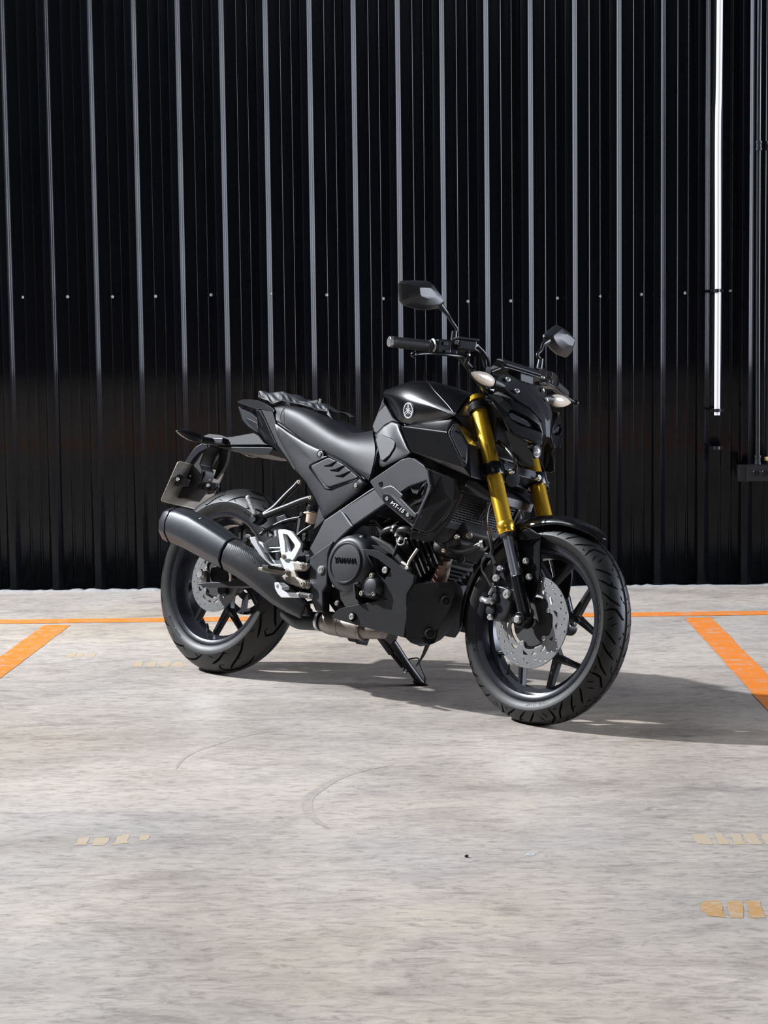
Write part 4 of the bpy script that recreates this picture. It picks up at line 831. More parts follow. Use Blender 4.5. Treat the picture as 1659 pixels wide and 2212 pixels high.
for q_, sg in zip(scv, (1, -1)):
    def mm(mb): return mb if sg == 1 else mb.mirrored()
    c_ = [sum(p[j] for p in QO) / len(QO) for j in range(3)]; out = [(c_[0] + (p[0] - c_[0]) * 1.05, p[1] + .001, c_[2] + (p[2] - c_[2]) * 1.05) for p in QO]
    n = len(QO); ring = MB().add(out + [(x, y - .0035, z) for x, y, z in QO] + [(c_[0] + (p[0] - c_[0]) * .96, p[1] + .002, c_[2] + (p[2] - c_[2]) * .96) for p in QO], [[i, (i + 1) % n, n + (i + 1) % n, n + i] for i in range(n)] + [[n + i, n + (i + 1) % n, 2 * n + (i + 1) % n, 2 * n + i] for i in range(n)])
    obj('cover_rim', mm(ring), 'muffler', q_, angle=50)
    obj('cover_inset', mm(MB().prism([(x, y - .004 + .004, z) for x, y, z in QI], (0, .012, 0))), 'matte2', q_, bevel=.006, seg=3)
    for sl in ([(0.5008,-0.1555,0.6953),(0.5266,-0.157,0.7003),(0.5518,-0.1575,0.7114),(0.5335,-0.157,0.6961)], [(0.5308,-0.1575,0.6826),(0.5579,-0.1585,0.687),(0.5897,-0.16,0.6989),(0.5658,-0.159,0.6805)], [(0.5592,-0.158,0.665),(0.5869,-0.16,0.6701),(0.6209,-0.161,0.6822),(0.5913,-0.16,0.6632)]):
        obj('vent_slit', mm(MB().prism([(x, y - .0012, z) for x, y, z in sl], (0, .004, 0))), 'tread', q_)
    for b_ in [(0.4655,-0.144,0.7348),(0.6535,-0.157,0.6391)]:
        obj('bolt_boss', mm(MB().lathe(b_, (0, -1, 0), [(-.006, .016), (.0, .0145), (.002, .012), (-.001, .009)], 20)), 'matte2', q_)
        bolt((b_[0], (b_[1] - .001) * sg, b_[2]), (0, -sg, 0), .0072, q_, 'bolt', .004)

# ---- frame spar, inner light block, subframe
FB = [(0.489,-0.15,0.4328),(0.5093,-0.15,0.4742),(0.5323,-0.15,0.5252),(0.5918,-0.15,0.5616)] + [(0.701,-0.15,0.6286),(0.7646,-0.146,0.6653),(0.8277,-0.146,0.6607),(0.8561,-0.15,0.6299)] + [(0.7858,-0.152,0.5906),(0.6668,-0.158,0.5104),(0.6207,-0.16,0.4689),(0.5977,-0.16,0.443),(0.5862,-0.16,0.4078),(0.5881,-0.16,0.3765),(0.5985,-0.16,0.3283),(0.5839,-0.158,0.303),(0.5963,-0.156,0.2367),(0.5604,-0.154,0.2387),(0.5382,-0.152,0.265),(0.5118,-0.152,0.3262),(0.5061,-0.152,0.3363),(0.5053,-0.152,0.3893),(0.4867,-0.15,0.4167)]
fb = panel('frame_spar', FB, .035, 'matte2', bike, bevel=.006, seg=3)
FH = [(0.5013,-0.156,0.4026),(0.6018,-0.166,0.4612),(0.5889,-0.166,0.4211),(0.5946,-0.166,0.3726),(0.604,-0.166,0.3244),(0.5887,-0.164,0.3026),(0.5998,-0.16,0.2379),(0.5678,-0.158,0.2395),(0.5435,-0.156,0.2649),(0.5171,-0.156,0.326)]
UB = [(0.5975,-0.156,0.5608),(0.6169,-0.157,0.5522),(0.6745,-0.164,0.5106),(0.6628,-0.164,0.5106),(0.6057,-0.157,0.5534),(0.5956,-0.156,0.5583)]
for q_, sg in zip(fb, (1, -1)):
    m1 = MB().prism(FH, (0, .012, 0)); m2 = MB().prism(UB, (0, .006, 0))
    obj('spar_cover', m1 if sg == 1 else m1.mirrored(), 'matte2', q_, bevel=.005, seg=3)
    obj('cover_edge', m2 if sg == 1 else m2.mirrored(), 'muffler', q_, bevel=.001)
    b_ = [(0.5712,-0.168,0.3677)][0]; bolt((b_[0], b_[1] * sg, b_[2]), (0, -sg, 0), .0105, q_, 'bolt', .006)
    obj('washer', MB().lathe((b_[0], b_[1] * sg, b_[2]), (0, -sg, 0), [(-.004, .014), (.001, .0138)], 24), 'steel', q_)
across('inner_light_block', [(1.10, -.085, .93), (1.115, -.085, .80), (1.04, -.085, .66), (.84, -.085, .60), (.66, -.10, .56), (.52, -.10, .66), (.60, -.10, .80), (.80, -.11, .86)], 'dark', bike, bevel=.01)  # added dark solid inside the bike, keeps light from passing through
across('subframe', [(.60, -.09, .80), (.66, -.09, .62), (.50, -.085, .60), (.40, -.085, .70), (.15, -.06, .83), (.15, -.06, .86)], 'dark', bike, bevel=.006)

# ---- side shroud carrying the model plate, radiator cowl
SH = [(85,1200,.160),(118,1172,.162),(400,978,.178),(462,958,.182),(530,968,.186),(620,1030,.188),(668,1100,.190),(688,1220,.190),(690,1270,.190),(600,1560,.186),(515,1660,.180),(470,1620,.180),(225,1415,.172),(150,1310,.166)]
SHo = [(0.7097,-0.16,0.6526),(0.7234,-0.162,0.6616),(0.8405,-0.178,0.7231),(0.8677,-0.182,0.7294),(0.8989,-0.186,0.7266),(0.9398,-0.188,0.7087),(0.9645,-0.19,0.688),(0.9794,-0.19,0.6523),(0.9831,-0.19,0.6373),(0.9619,-0.186,0.5495),(0.9295,-0.18,0.5184),(0.9094,-0.18,0.5294),(0.7917,-0.172,0.5873),(0.749,-0.166,0.6189)]
SHi = [(0.8582,-0.18,0.6244),(0.8871,-0.18,0.6404),(0.9613,-0.186,0.6613),(0.9694,-0.186,0.6465),(0.9638,-0.186,0.6191),(0.9401,-0.182,0.5671),(0.9337,-0.182,0.5653),(0.884,-0.178,0.5878),(0.8656,-0.178,0.6031),(0.8731,-0.178,0.6117)]
for sg in (1, -1):
    mb = side_plate([SHo, SHi], .014); mb = mb if sg == 1 else mb.mirrored()
    sh = obj('side_shroud', mb, 'matte2', bike, bevel=.004, seg=3)
    def mm(mb): return mb if sg == 1 else mb.mirrored()
    RR = [(0.7687,-0.172,0.6296),(0.7774,-0.174,0.6358),(0.812,-0.178,0.6437),(0.831,-0.18,0.6386),(0.8755,-0.184,0.6153),(0.8697,-0.184,0.6043),(0.9328,-0.188,0.5657),(0.9457,-0.188,0.5603),(0.9331,-0.186,0.5358),(0.9078,-0.184,0.5347),(0.7953,-0.177,0.5912)]
    obj('shroud_boss', mm(MB().prism(RR, (0, .012, 0))), 'matte2', sh, bevel=.005, seg=3)
    PL = [(0.7905,-0.18,0.6096),(0.7996,-0.1805,0.6155),(0.8216,-0.181,0.6133),(0.9284,-0.19,0.5524),(0.9295,-0.19,0.5434),(0.9155,-0.189,0.5373),(0.8031,-0.181,0.5884),(0.7951,-0.18,0.5953)]
    obj('model_plate', mm(MB().prism([(x, y - .002, z) for x, y, z in PL], (0, .006, 0))), 'gloss', sh, bevel=.001)
    a_, b_ = [(0.8323,-0.186,0.5905),(0.8971,-0.19,0.562)]; a_ = V(a_); b_ = V(b_); rt = (b_ - a_); up_ = V((0, 0, 1)); c_ = (a_ + b_) / 2 + V((0, -.0022, 0))
    if sg == 1: text('model_lettering', 'MT-15', .0165, c_, rt, up_, 'white', sh, extrude=.0008, shear=.2, xs=1.5, bold=0)
    else: text('model_lettering', 'MT-15', .0165, V((c_.x, -c_.y, c_.z)), V((-rt.x, rt.y, -rt.z)), up_, 'white', sh, extrude=.0008, shear=.2, xs=1.5, bold=0)
    for b2 in [(0.8139,-0.1835,0.6002),(0.9129,-0.191,0.5547)]: bolt((b2[0], b2[1] * sg, b2[2]), (0, -sg, 0), .0062, sh, 'bolt', .004)
    b2 = [(0.7635,-0.166,0.6469)][0]; bolt((b2[0], b2[1] * sg, b2[2]), (0, -sg, 0), .0085, sh, 'satin', .006)
    R1 = [(0.9662,-0.197,0.697),(1.0143,-0.187,0.6838),(1.0571,-0.172,0.6703),(1.0609,-0.17,0.6504),(1.0629,-0.168,0.6119),(1.0394,-0.166,0.5662),(0.9936,-0.168,0.5152),(0.9744,-0.172,0.5067),(0.9321,-0.184,0.5167),(0.9601,-0.19,0.5759),(0.9891,-0.197,0.6369),(0.9842,-0.197,0.6497)]
    rc = obj('radiator_cowl', mm(MB().prism(R1, (0, .022, 0))), 'satin', bike, bevel=.004, seg=3)
    R2 = [(1.0576,-0.173,0.6719),(1.0635,-0.15,0.6422),(1.0662,-0.148,0.6337),(1.0571,-0.146,0.609),(1.0259,-0.146,0.5412),(0.9816,-0.148,0.4875),(0.9606,-0.15,0.4829),(0.9069,-0.162,0.4891),(0.9234,-0.178,0.5108),(0.9737,-0.171,0.5056),(0.9937,-0.167,0.5141),(1.0407,-0.165,0.5649),(1.0642,-0.167,0.6107)]
    obj('cowl_flank', mm(MB().prism(R2, (0, .014, 0))), 'matte', rc, bevel=.003)
    R3 = [(0.9295,-0.186,0.5144),(0.9383,-0.19,0.5173),(0.9656,-0.196,0.5736),(0.9934,-0.201,0.6358),(0.9892,-0.201,0.6491),(0.9681,-0.2,0.6965)]
    obj('cowl_edge', mm(MB().tube(R3, .0022, 8, 4)), 'muffler', rc)
obj('clutch_cable', MB().tube([(0.8672,-0.14,0.589),(0.8798,-0.13,0.6037),(0.8998,-0.12,0.6218),(0.8967,-0.11,0.6759)], .005, 10, 4), 'steel', bike)
obj('coolant_hose', MB().tube([(0.883,-0.12,0.6056),(0.8813,-0.12,0.624),(0.8789,-0.11,0.6443),(0.8831,-0.1,0.6617)], .006, 10, 4), 'hose', bike)

# ---- radiator with slatted guard
ra, rb_, rc_, rd = V([(1.0557,-0.14,0.6407)][0]), V((1.066, .14, .641)), V([(1.0215,-0.14,0.5486)][0]), V((1.032, .14, .549))
xt, zt, xb, zb = 1.062, .646, 1.020, .548
obj('radiator', MB().loft([[(xt - .03, y, zt), (xt - .005, y, zt), (xb - .005, y, zb), (xb - .03, y, zb)] for y in (-.135, .135)]), 'dark', bike, bevel=.003)
gd = obj('radiator_guard', MB().loft([[(xt + .0, y, zt + .012), (xt + .006, y, zt + .012), (xt + .002, y, zt - .006), (xt - .004, y, zt - .006)] for y in (-.145, .145)]).loft([[(xb, y, zb + .008), (xb + .006, y, zb + .008), (xb + .000, y, zb - .016), (xb - .006, y, zb - .016)] for y in (-.145, .145)]), 'guard', bike, bevel=.001)
for y in (-.142, .142): obj('guard_side', MB().loft([[(xt + .005, y - .006, zt), (xt + .005, y + .006, zt), (xb + .005, y + .006, zb), (xb + .005, y - .006, zb)], [(xt, y - .006, zt), (xt, y + .006, zt), (xb, y + .006, zb), (xb, y - .006, zb)]]), 'guard', gd)
rng = random.Random(4); NS = 14
for i in range(NS):
    f = (i + .7) / NS; x = xb + (xt - xb) * f + .003; z = zb + (zt - zb) * f
    mb = MB().box((x, 0, z), (.003, .276, .0019))
    for j in range(5):
        y = -.125 + j * .052 + rng.uniform(0, .04); f2 = (i + .2) / NS
        mb.box((xb + (xt - xb) * f2 + .003, y, zb + (zt - zb) * f2), (.0025, .0022, (zt - zb) / NS))
    obj('slat', mb, 'guard', gd, smooth=False)
text('guard_lettering', 'MT-15', .026, V((xb + .0075, -.035, zb - .002)), (0, 1, 0), (.3, 0, 1), 'tread', gd, extrude=.0006, shear=.15, xs=1.15, bold=.0008)
mb = MB()
for u in (-.012, 0, .012): mb.prism([(xb + .028, -.02 + u, zb + .030), (xb + .028, -.012 + u, zb + .030), (xb + .044, -.004 + u, zb + .075), (xb + .044, -.012 + u, zb + .068)], (.004, 0, 0))
obj('guard_emblem', mb, 'guard', gd)
across('radiator_tank', [(1.0685,-0.13,0.6822),(1.0955,-0.12,0.6792),(1.1424,-0.11,0.6501),(1.1436,-0.1,0.622),(1.0845,-0.12,0.6366),(1.0563,-0.13,0.6455)], 'matte', bike, bevel=.004)
mb = MB().prism([(1.0604,-0.115,0.798),(1.0786,-0.115,0.7973),(1.0853,-0.115,0.7757),(1.066,-0.115,0.7769)], (0, .002, 0))
obj('warning_label', mb, 'fluid' if 0 else 'plate', bike)
across('air_box', [(1.0315,-0.112,0.7996),(1.0659,-0.108,0.8044),(1.1061,-0.1,0.7406),(1.1385,-0.095,0.6886),(1.0985,-0.1,0.68),(1.0665,-0.11,0.6889)], 'matte', bike, bevel=.008)

# ---- engine
across('crankcase', [(.555, -.105, .43), (.63, -.12, .475), (.72, -.13, .495), (.80, -.125, .47), (.88, -.11, .40), (.95, -.09, .30), (.93, -.08, .225), (.62, -.10, .22), (.545, -.10, .28)], 'engine', bike, bevel=.01)
cc = [(0.6854,-0.19,0.3946)][0]
eng = obj('crankcase_cover', MB().lathe((cc[0], -.11, cc[2]), (0, -1, 0), [(0, .098), (.03, .096), (.058, .088), (.068, .080), (.072, .072), (.072, .066)], 56), 'matte2', bike)
cx0, cy0, cz0 = cc[0], -.182, cc[2]
obj('cover_dome', MB().lathe((cx0, cy0, cz0), (0, -1, 0), [(-.004, .0655), (.004, .064), (.006, .060), (.0035, .0575), (.004, .054), (.0045, .02), (.0046, .001)], 56), 'matte2', eng)
obj('cover_rim', MB().lathe((cx0, cy0, cz0), (0, -1, 0), [(.0035, .0635), (.0066, .0622), (.0066, .0605), (.003, .0592)], 64, caps=False), 'muffler', eng)
text('cover_lettering', 'YAMAHA', .0225, (cx0 + .001, cy0 - .0045, cz0 + .006), (1, 0, .03), (0, 0, 1), 'tread', eng, extrude=.0012, xs=.98, bold=.0011)
text('cover_lettering', 'YAMAHA', .0225, (cx0 + .0018, cy0 - .0040, cz0 + .0042), (1, 0, .03), (0, 0, 1), 'matte2', eng, extrude=.0008, xs=.98, bold=.0011)
LB = [(0.6492,-0.165,0.3351),(0.6944,-0.175,0.32),(0.7373,-0.175,0.3371),(0.7515,-0.17,0.2808),(0.7564,-0.16,0.2689),(0.6841,-0.155,0.2599),(0.6574,-0.158,0.2882)]
obj('cover_lower', MB().prism(LB, (0, .05, 0)), 'matte', eng, bevel=.006)
c2 = [(0.7969,-0.188,0.3315)][0]
obj('pump_housing', MB().lathe((c2[0], -.12, c2[2]), (0, -1, 0), [(0, .038), (.035, .037), (.055, .034), (.058, .032)], 40), 'matte', eng)
obj('pump_cover', MB().lathe((c2[0] + .002, -.178, c2[2]), (0, -1, 0), [(0, .031), (.006, .0285), (.008, .0255), (.0062, .0235), (.0072, .021), (.0075, .001)], 40), 'matte2', eng)
for x, y, s_ in ((1085, 765, .182), (1000, 920, .18), (1108, 925, .185), (758, 845, .16), (780, 1008, .15), (995, 425, .165)):
    pass
for b_ in [(0.7994,-0.184,0.3638),(0.7645,-0.178,0.3081),(0.8159,-0.18,0.3107),(0.621,-0.15,0.3263),(0.6441,-0.15,0.2716),(0.7106,-0.16,0.477),(0.613,-0.15,0.462)]:
    bolt(b_, (0, -1, 0), .0075, eng, 'aludirty', .005); obj('bolt_lug', MB().lathe((b_[0], b_[1], b_[2]), (0, 1, 0), [(0, .0098), (.03, .0105)], 14), 'matte', eng)
obj('cover_rib', MB().prism([(0.7254,-0.182,0.3359),(0.7474,-0.182,0.341),(0.7493,-0.182,0.3364),(0.7332,-0.182,0.3317),(0.7465,-0.18,0.2927),(0.7588,-0.178,0.2804),(0.755,-0.178,0.2766),(0.7276,-0.18,0.3168)], (0, .02, 0)), 'matte2', eng, bevel=.002)
obj('cover_rib', MB().prism([(0.7139,-0.155,0.4728),(0.7396,-0.155,0.4606),(0.7627,-0.15,0.4612),(0.8084,-0.14,0.4401),(0.8022,-0.14,0.4259),(0.7439,-0.155,0.4402)], (0, .03, 0)), 'matte', eng, bevel=.004)
# cylinder and head, leaning forward
E0, E1 = V((.82, 0, .42)), V((1.0, 0, .555)); ed = (E1 - E0).normalized(); en = V((-ed.z, 0, ed.x)); RE = Matrix((ed, V((0, 1, 0)), en)).transposed()
cyl = obj('cylinder', MB().box(E0 + ed * .07, (.15, .15, .15), RE), 'engine', bike, bevel=.008)
for i in range(5): obj('cooling_fin', MB().box(E0 + ed * (.05 + .018 * i), (.006, .174, .168), RE), 'enginedark', cyl, bevel=.001)
hd = obj('cylinder_head', MB().box(E0 + ed * .185, (.075, .17, .155), RE).box(E0 + ed * .235, (.04, .15, .12), RE), 'engine', bike, bevel=.012)
for s_ in (-1, 1):
    obj('head_cap', MB().lathe(E0 + ed * .19 + V((0, .08 * s_, 0)), (0, s_, 0), [(0, .045), (.012, .043), (.016, .034), (.02, .03)], 28), 'engine', hd)
for p in ((.16, .05), (.16, -.06), (.22, .05), (.22, -.05)): bolt(E0 + ed * p[0] + en * p[1] + V((0, -.086, 0)), (0, -1, 0), .0075, hd, 'aludirty', .006)
for pts, r, mm_, nm in (([(1.1392,-0.1,0.4964),(1.1033,-0.1,0.4833),(1.0626,-0.095,0.4727),(1.0208,-0.085,0.4737),(0.987,-0.07,0.4826),(0.9648,-0.06,0.496)], .0105, 'hose', 'coolant_hose'),
        ([(0.7612,-0.12,0.4953),(0.7791,-0.13,0.5068),(0.798,-0.13,0.5148),(0.8115,-0.125,0.5164)], .0115, 'hose', 'coolant_hose'),
        ([(0.8243,-0.12,0.4991),(0.839,-0.13,0.5138),(0.8609,-0.13,0.5168),(0.88,-0.12,0.5128)], .0115, 'hose', 'coolant_hose'),
        ([(0.7522,-0.11,0.4964),(0.7571,-0.11,0.4724),(0.7748,-0.11,0.4425),(0.7903,-0.1,0.4244)], .011, 'hose', 'coolant_hose'),
        ([(0.9942,-0.06,0.4473),(0.9931,-0.06,0.4384),(0.9786,-0.05,0.4125),(0.976,-0.05,0.3968)], .004, 'steel', 'drain_pipe'),
        ([(0.8144,-0.115,0.4375),(0.828,-0.118,0.4723),(0.8417,-0.118,0.4937)], .006, 'engine', 'breather_pipe'),
        ([(0.6283,-0.1,0.5327),(0.6763,-0.1,0.5284),(0.7218,-0.09,0.5362),(0.7593,-0.09,0.5557)], .006, 'hose', 'wiring_loom'),
        ([(0.6768,-0.11,0.5688),(0.7103,-0.11,0.5426),(0.7337,-0.1,0.5212),(0.769,-0.1,0.506)], .005, 'hose', 'wiring_loom')):
    obj(nm, MB().tube(pts, r, 12, 6), mm_, bike)
for p, a_ in (([(1.1366,-0.1,0.4958)][0], (1, .3, .3)), ([(0.8115,-0.125,0.5164)][0], (1, -.3, -.4)), ([(0.8276,-0.122,0.5025)][0], (.2, 0, 1)), ([(0.8404,-0.12,0.4864)][0], (.2, -.2, -1))):
    cl_ = obj('hose_clip', MB().lathe(p, a_, [(-.005, .0118), (-.005, .0136), (.005, .0136), (.005, .0118)], 20, caps=False), 'steel', bike)
    obj('clip_screw', MB().box(V(p) + V((0, -.013, -.006)), (.008, .006, .006)), 'bolt', cl_)
obj('spring_clip', MB().tube([(0.8295,-0.13,0.4893),(0.8317,-0.132,0.4805),(0.8413,-0.133,0.4707),(0.853,-0.133,0.4687),(0.8619,-0.132,0.4756),(0.8619,-0.13,0.4896),(0.8706,-0.13,0.4908)], .0028, 8, 4), 'steel', bike)
obj('spark_lead', MB().tube([(0.8606,-0.125,0.418),(0.8758,-0.128,0.4131),(0.8882,-0.128,0.4095),(0.8876,-0.125,0.421),(0.8941,-0.12,0.4399),(0.9053,-0.115,0.4635)], .005, 10, 4), 'aludirty', bike)
obj('oil_bolt', MB().lathe([(0.8871,-0.128,0.4006)][0], (0, -1, 0), [(-.01, .008), (.004, .008), (.006, .005)], 6), 'bolt', bike)
# thermostat housing and bracket in front of the head
obj('thermostat_housing', MB().ball([(0.9622,-0.07,0.4788)][0], .030, 18, (1.1, .9, .8)).ball([(0.9844,-0.05,0.5144)][0], .028, 14, (1.2, .8, .8)), 'engine', bike)
bolt([(1.074,-0.09,0.5195)][0], (.5, -1, 0), .010, bike, 'aludirty', .006)
obj('bracket_eye', MB().lathe([(1.0056,-0.03,0.4527)][0], (.5, -1, 0), [(-.006, .006), (-.006, .0125), (.006, .0125), (.006, .006)], 20, caps=False), 'engine', bike)
# header pipe down the front
obj('header_pipe', MB().tube([(0.9214,-0.035,0.4661),(0.9386,-0.04,0.4509),(0.9528,-0.045,0.429),(0.9542,-0.045,0.407),(0.942,-0.04,0.3824),(0.9227,-0.035,0.3572)], [.019, .0225, .0225, .0225, .0225, .0225], 28, 6), 'heatpipe', bike)
obj('header_flange', MB().lathe([(0.9219,-0.035,0.4639)][0], (.3, 0, -1), [(-.008, .026), (-.006, .032), (.004, .032), (.006, .026)], 24), 'engine', bike)

# ---- belly pan
BP = [(0.7171,-0.15,0.4433),(0.7699,-0.15,0.4462),(0.8381,-0.148,0.4212),(0.9005,-0.144,0.3903),(0.932,-0.138,0.3797),(0.9308,-0.136,0.356),(0.993,-0.11,0.3691),(1.0444,-0.085,0.3792),(1.0587,-0.07,0.3692),(1.0676,-0.062,0.3361),(1.0661,-0.06,0.314),(1.0537,-0.07,0.2577),(1.0191,-0.08,0.2041),(0.992,-0.095,0.1847),(0.9668,-0.11,0.1765),(0.9365,-0.12,0.1824),(0.9189,-0.128,0.1931),(0.8462,-0.145,0.2015),(0.7535,-0.155,0.2108),(0.6766,-0.16,0.2203),(0.6451,-0.16,0.2253),(0.644,-0.16,0.2304),(0.6678,-0.162,0.2533),(0.696,-0.162,0.263),(0.854,-0.158,0.3024),(0.8282,-0.156,0.3046),(0.8155,-0.152,0.3429)]
def fanpanel(name, loops, t, m, sg, **k):
    mb = MB().prism(loops, (0, t, 0)); return obj(name, mb if sg == 1 else mb.mirrored(), m, bike, **k)
HT = [(0.766,-0.17,0.4252),(0.7788,-0.15,0.4246),(0.8066,-0.15,0.4155),(0.8563,-0.148,0.3909),(0.836,-0.15,0.3561),(0.8094,-0.15,0.3703),(0.7794,-0.15,0.4005)]
BS = [(0.7429,-0.178,0.4406),(0.7935,-0.176,0.4436),(0.8577,-0.17,0.4192),(0.9145,-0.16,0.3889),(0.9423,-0.15,0.3788),(0.9395,-0.146,0.3552),(0.9196,-0.15,0.3211),(0.9262,-0.15,0.2675),(0.9247,-0.132,0.1938),(0.8506,-0.15,0.2014),(0.7563,-0.158,0.2107),(0.6803,-0.164,0.2201),(0.6498,-0.165,0.2251),(0.6487,-0.165,0.2302),(0.6716,-0.166,0.2531),(0.6997,-0.166,0.2628),(0.8576,-0.162,0.3021),(0.8408,-0.17,0.3038),(0.8353,-0.174,0.3413)]
for sg in (1, -1):
    def mm(mb):
        if sg == 1: return mb
        mb = mb.mirrored(); mb.v = [(min(x, 1.0), y * .72, max(z, .335 - .30 * max(0, 1.0 - x))) for x, y, z in mb.v]; return mb   # the far side is shorter: it leaves room for the stand
    be = obj('belly_pan', mm(side_plate([BS, HT], .012)), 'matte', bike, bevel=.003, seg=3)
    obj('pan_recess', mm(MB().prism([(x, y + .02, z) for x, y, z in HT], (0, .005, 0))), 'satin', be)
    NF = {}
    N1 = [(0.9352,-0.141,0.3556),(0.9178,-0.148,0.3212),(0.9262,-0.15,0.2675),(0.9265,-0.134,0.1938),(0.9416,-0.126,0.1822),(0.9719,-0.116,0.1763)]
    N2 = [(0.9947,-0.112,0.3689),(0.9837,-0.11,0.332),(0.9721,-0.108,0.2771),(0.9683,-0.11,0.2002),(0.9843,-0.106,0.1864),(0.9962,-0.1,0.1845)]
    N3 = [(1.0196,-0.055,0.3816),(1.0283,-0.058,0.3493),(1.0171,-0.062,0.2968),(0.9908,-0.066,0.2364),(0.9916,-0.07,0.2073),(0.9899,-0.074,0.1907)]
    N4 = [(0.9992,0.0,0.3757),(1.0168,0.0,0.3404),(1.017,0.0,0.3179),(0.9961,0.0,0.2613),(0.9681,0.0,0.2232),(0.9524,0.0,0.2071)]
    N5 = [(p[0] + .004, 0, p[2]) for p in N4]
    mb = MB(); vs = N1 + N2 + N3 + N4; mb.add(vs, [[c * 6 + r, c * 6 + r + 1, (c + 1) * 6 + r + 1, (c + 1) * 6 + r] for c in range(3) for r in range(5)])
    obj('pan_nose', mm(mb), 'matte', be, solid=.004, bevel=.002, angle=25)
    for b_ in [(1.0301,-0.098,0.3178),(0.9978,-0.108,0.2166)]:
        obj('pan_dimple', mm(MB().lathe((b_[0], b_[1] - .000, b_[2]), (.7, -.7, 0), [(-.01, .0165), (.003, .0145), (.004, .011), (-.002, .009)], 20)), 'matte', be)
        bolt((b_[0], b_[1] * sg, b_[2]), (.7, -.7 * sg, 0), .0065, be, 'dark', .003)
    for b_, r in zip([(0.8359,-0.168,0.3857),(0.7289,-0.166,0.2354)], (.0105, .0095)):
        obj('grommet', mm(MB().lathe(b_, (0, -1, 0), [(-.01, .0145), (.0005, .013)], 20)), 'tread', be); bolt((b_[0], (b_[1] - .001) * sg, b_[2]), (0, -sg, 0), r, be, 'bolt', .005)
    obj('pan_tab', mm(MB().prism([(0.8554,-0.158,0.379),(0.8638,-0.157,0.392),(0.8631,-0.157,0.383),(0.8468,-0.158,0.3584),(0.8327,-0.158,0.3644),(0.8423,-0.158,0.37)], (0, .004, 0))), 'muffler', be)
obj('pan_filler', MB().loft([[(.70, y, .235), (.95, y, .22), (1.0, y, .30), (.98, y, .35), (.90, y, .34), (.72, y, .26)] for y in (-.07, .07)]), 'dark', bike, bevel=.004)
obj('pan_lip', MB().prism([(0.94,-0.144,0.3568),(0.9533,-0.14,0.361),(0.9893,-0.118,0.3689),(1.002,-0.112,0.3695),(1.0011,-0.112,0.357),(0.9954,-0.113,0.3484),(0.9906,-0.114,0.3559),(0.9891,-0.117,0.3658),(0.954,-0.14,0.3572),(0.9422,-0.144,0.3538)], (0, .003, 0)), 'muffler', bike, bevel=.001)

# ---- exhaust: link pipe, collector, muffler
obj('link_pipe', MB().tube([(0.4108,-0.125,0.2292),(0.46,-0.12,0.2094),(0.5064,-0.112,0.2094),(0.5478,-0.105,0.2123)], [.028, .030, .030, .028], 28, 6), 'metaldark', bike)
cat = obj('collector', MB().tube([(0.5415,-0.1,0.2194),(0.5526,-0.098,0.2154),(0.5773,-0.095,0.2111),(0.642,-0.092,0.208),(0.7048,-0.088,0.2055),(0.7305,-0.085,0.2034),(0.79,-0.08,0.2063)], [.020, .031, .036, .036, .034, .026, .022], 36, 6), 'exhaust', bike)
for p in [(0.628,-0.0925,0.2091),(0.7172,-0.086,0.2045)]: obj('weld_ring', MB().lathe(p, (1, .03, -.03), [(-.003, .034), (-.002, .0375), (.002, .0375), (.003, .034)], 36, caps=False), 'exhaust', cat)
obj('clamp_band', MB().lathe([(0.5465,-0.104,0.2141)][0], (1, 0, -.1), [(-.006, .0305), (-.005, .033), (.005, .033), (.006, .0305)], 32, caps=False), 'steel', cat)
obj('centre_bracket', MB().prism([(0.5863,-0.06,0.1857),(0.6761,-0.06,0.1881),(0.6737,-0.06,0.1774),(0.6684,-0.06,0.1577),(0.6546,-0.06,0.1668),(0.6393,-0.06,0.1723),(0.6341,-0.06,0.163),(0.624,-0.06,0.1725),(0.5907,-0.06,0.1763)], (0, .05, 0)), 'metaldark', bike, bevel=.002)
MS = list(zip([(-0.0988,-0.2,0.4626),(-0.0607,-0.2,0.461),(0.0002,-0.2,0.4478),(0.0704,-0.2,0.4261),(0.1369,-0.2,0.4046),(0.1968,-0.2,0.3848)], (.058, .0615, .062, .0605, .058, .0535)))
HS = list(zip([(0.1996,-0.2,0.3839),(0.2505,-0.196,0.371),(0.3055,-0.19,0.3506),(0.3664,-0.182,0.3151),(0.4191,-0.172,0.2816),(0.4697,-0.162,0.2553),(0.5169,-0.15,0.2328)], (.0530, .0560, .0560, .050, .044, .036, .026)))
hexs = [(.30, 1.0), (.78, .72), (.98, .10), (.86, -.52), (.38, -.98), (-.5, -1.0), (-.92, -.5), (-.95, .5), (-.5, 1.0)]
def sweep(S, prof, sx=.95):
    rings = []
    for i, (p, r) in enumerate(S):
        a_, b_ = V(S[max(i - 1, 0)][0]), V(S[min(i + 1, len(S) - 1)][0]); d = (b_ - a_).normalized(); o_ = V((0, -1, 0)); o_ = (o_ - d * o_.dot(d)).normalized(); u_ = o_.cross(d) * -1
        if u_.z < 0: u_ = -u_
        rings.append([V(p) + o_ * (a * r * sx) + u_ * (b * r) for a, b in prof])
    return MB().loft(rings)
mu = obj('muffler', sweep(MS, hexs), 'muffler', bike, bevel=.007, seg=3)
ec_ = V(MS[0][0]); ed_ = (V(MS[0][0]) - V(MS[1][0])).normalized()
obj('end_cap', sweep([(tuple(ec_ - ed_ * .012), .0595), (tuple(ec_ + ed_ * .006), .0575), (tuple(ec_ + ed_ * .022), .0535), (tuple(ec_ + ed_ * .030), .047)], hexs), 'muffler', mu, bevel=.004)
obj('end_gap', sweep([(tuple(ec_ - ed_ * .016), .0606), (tuple(ec_ - ed_ * .012), .0606)], hexs), 'tread', mu)
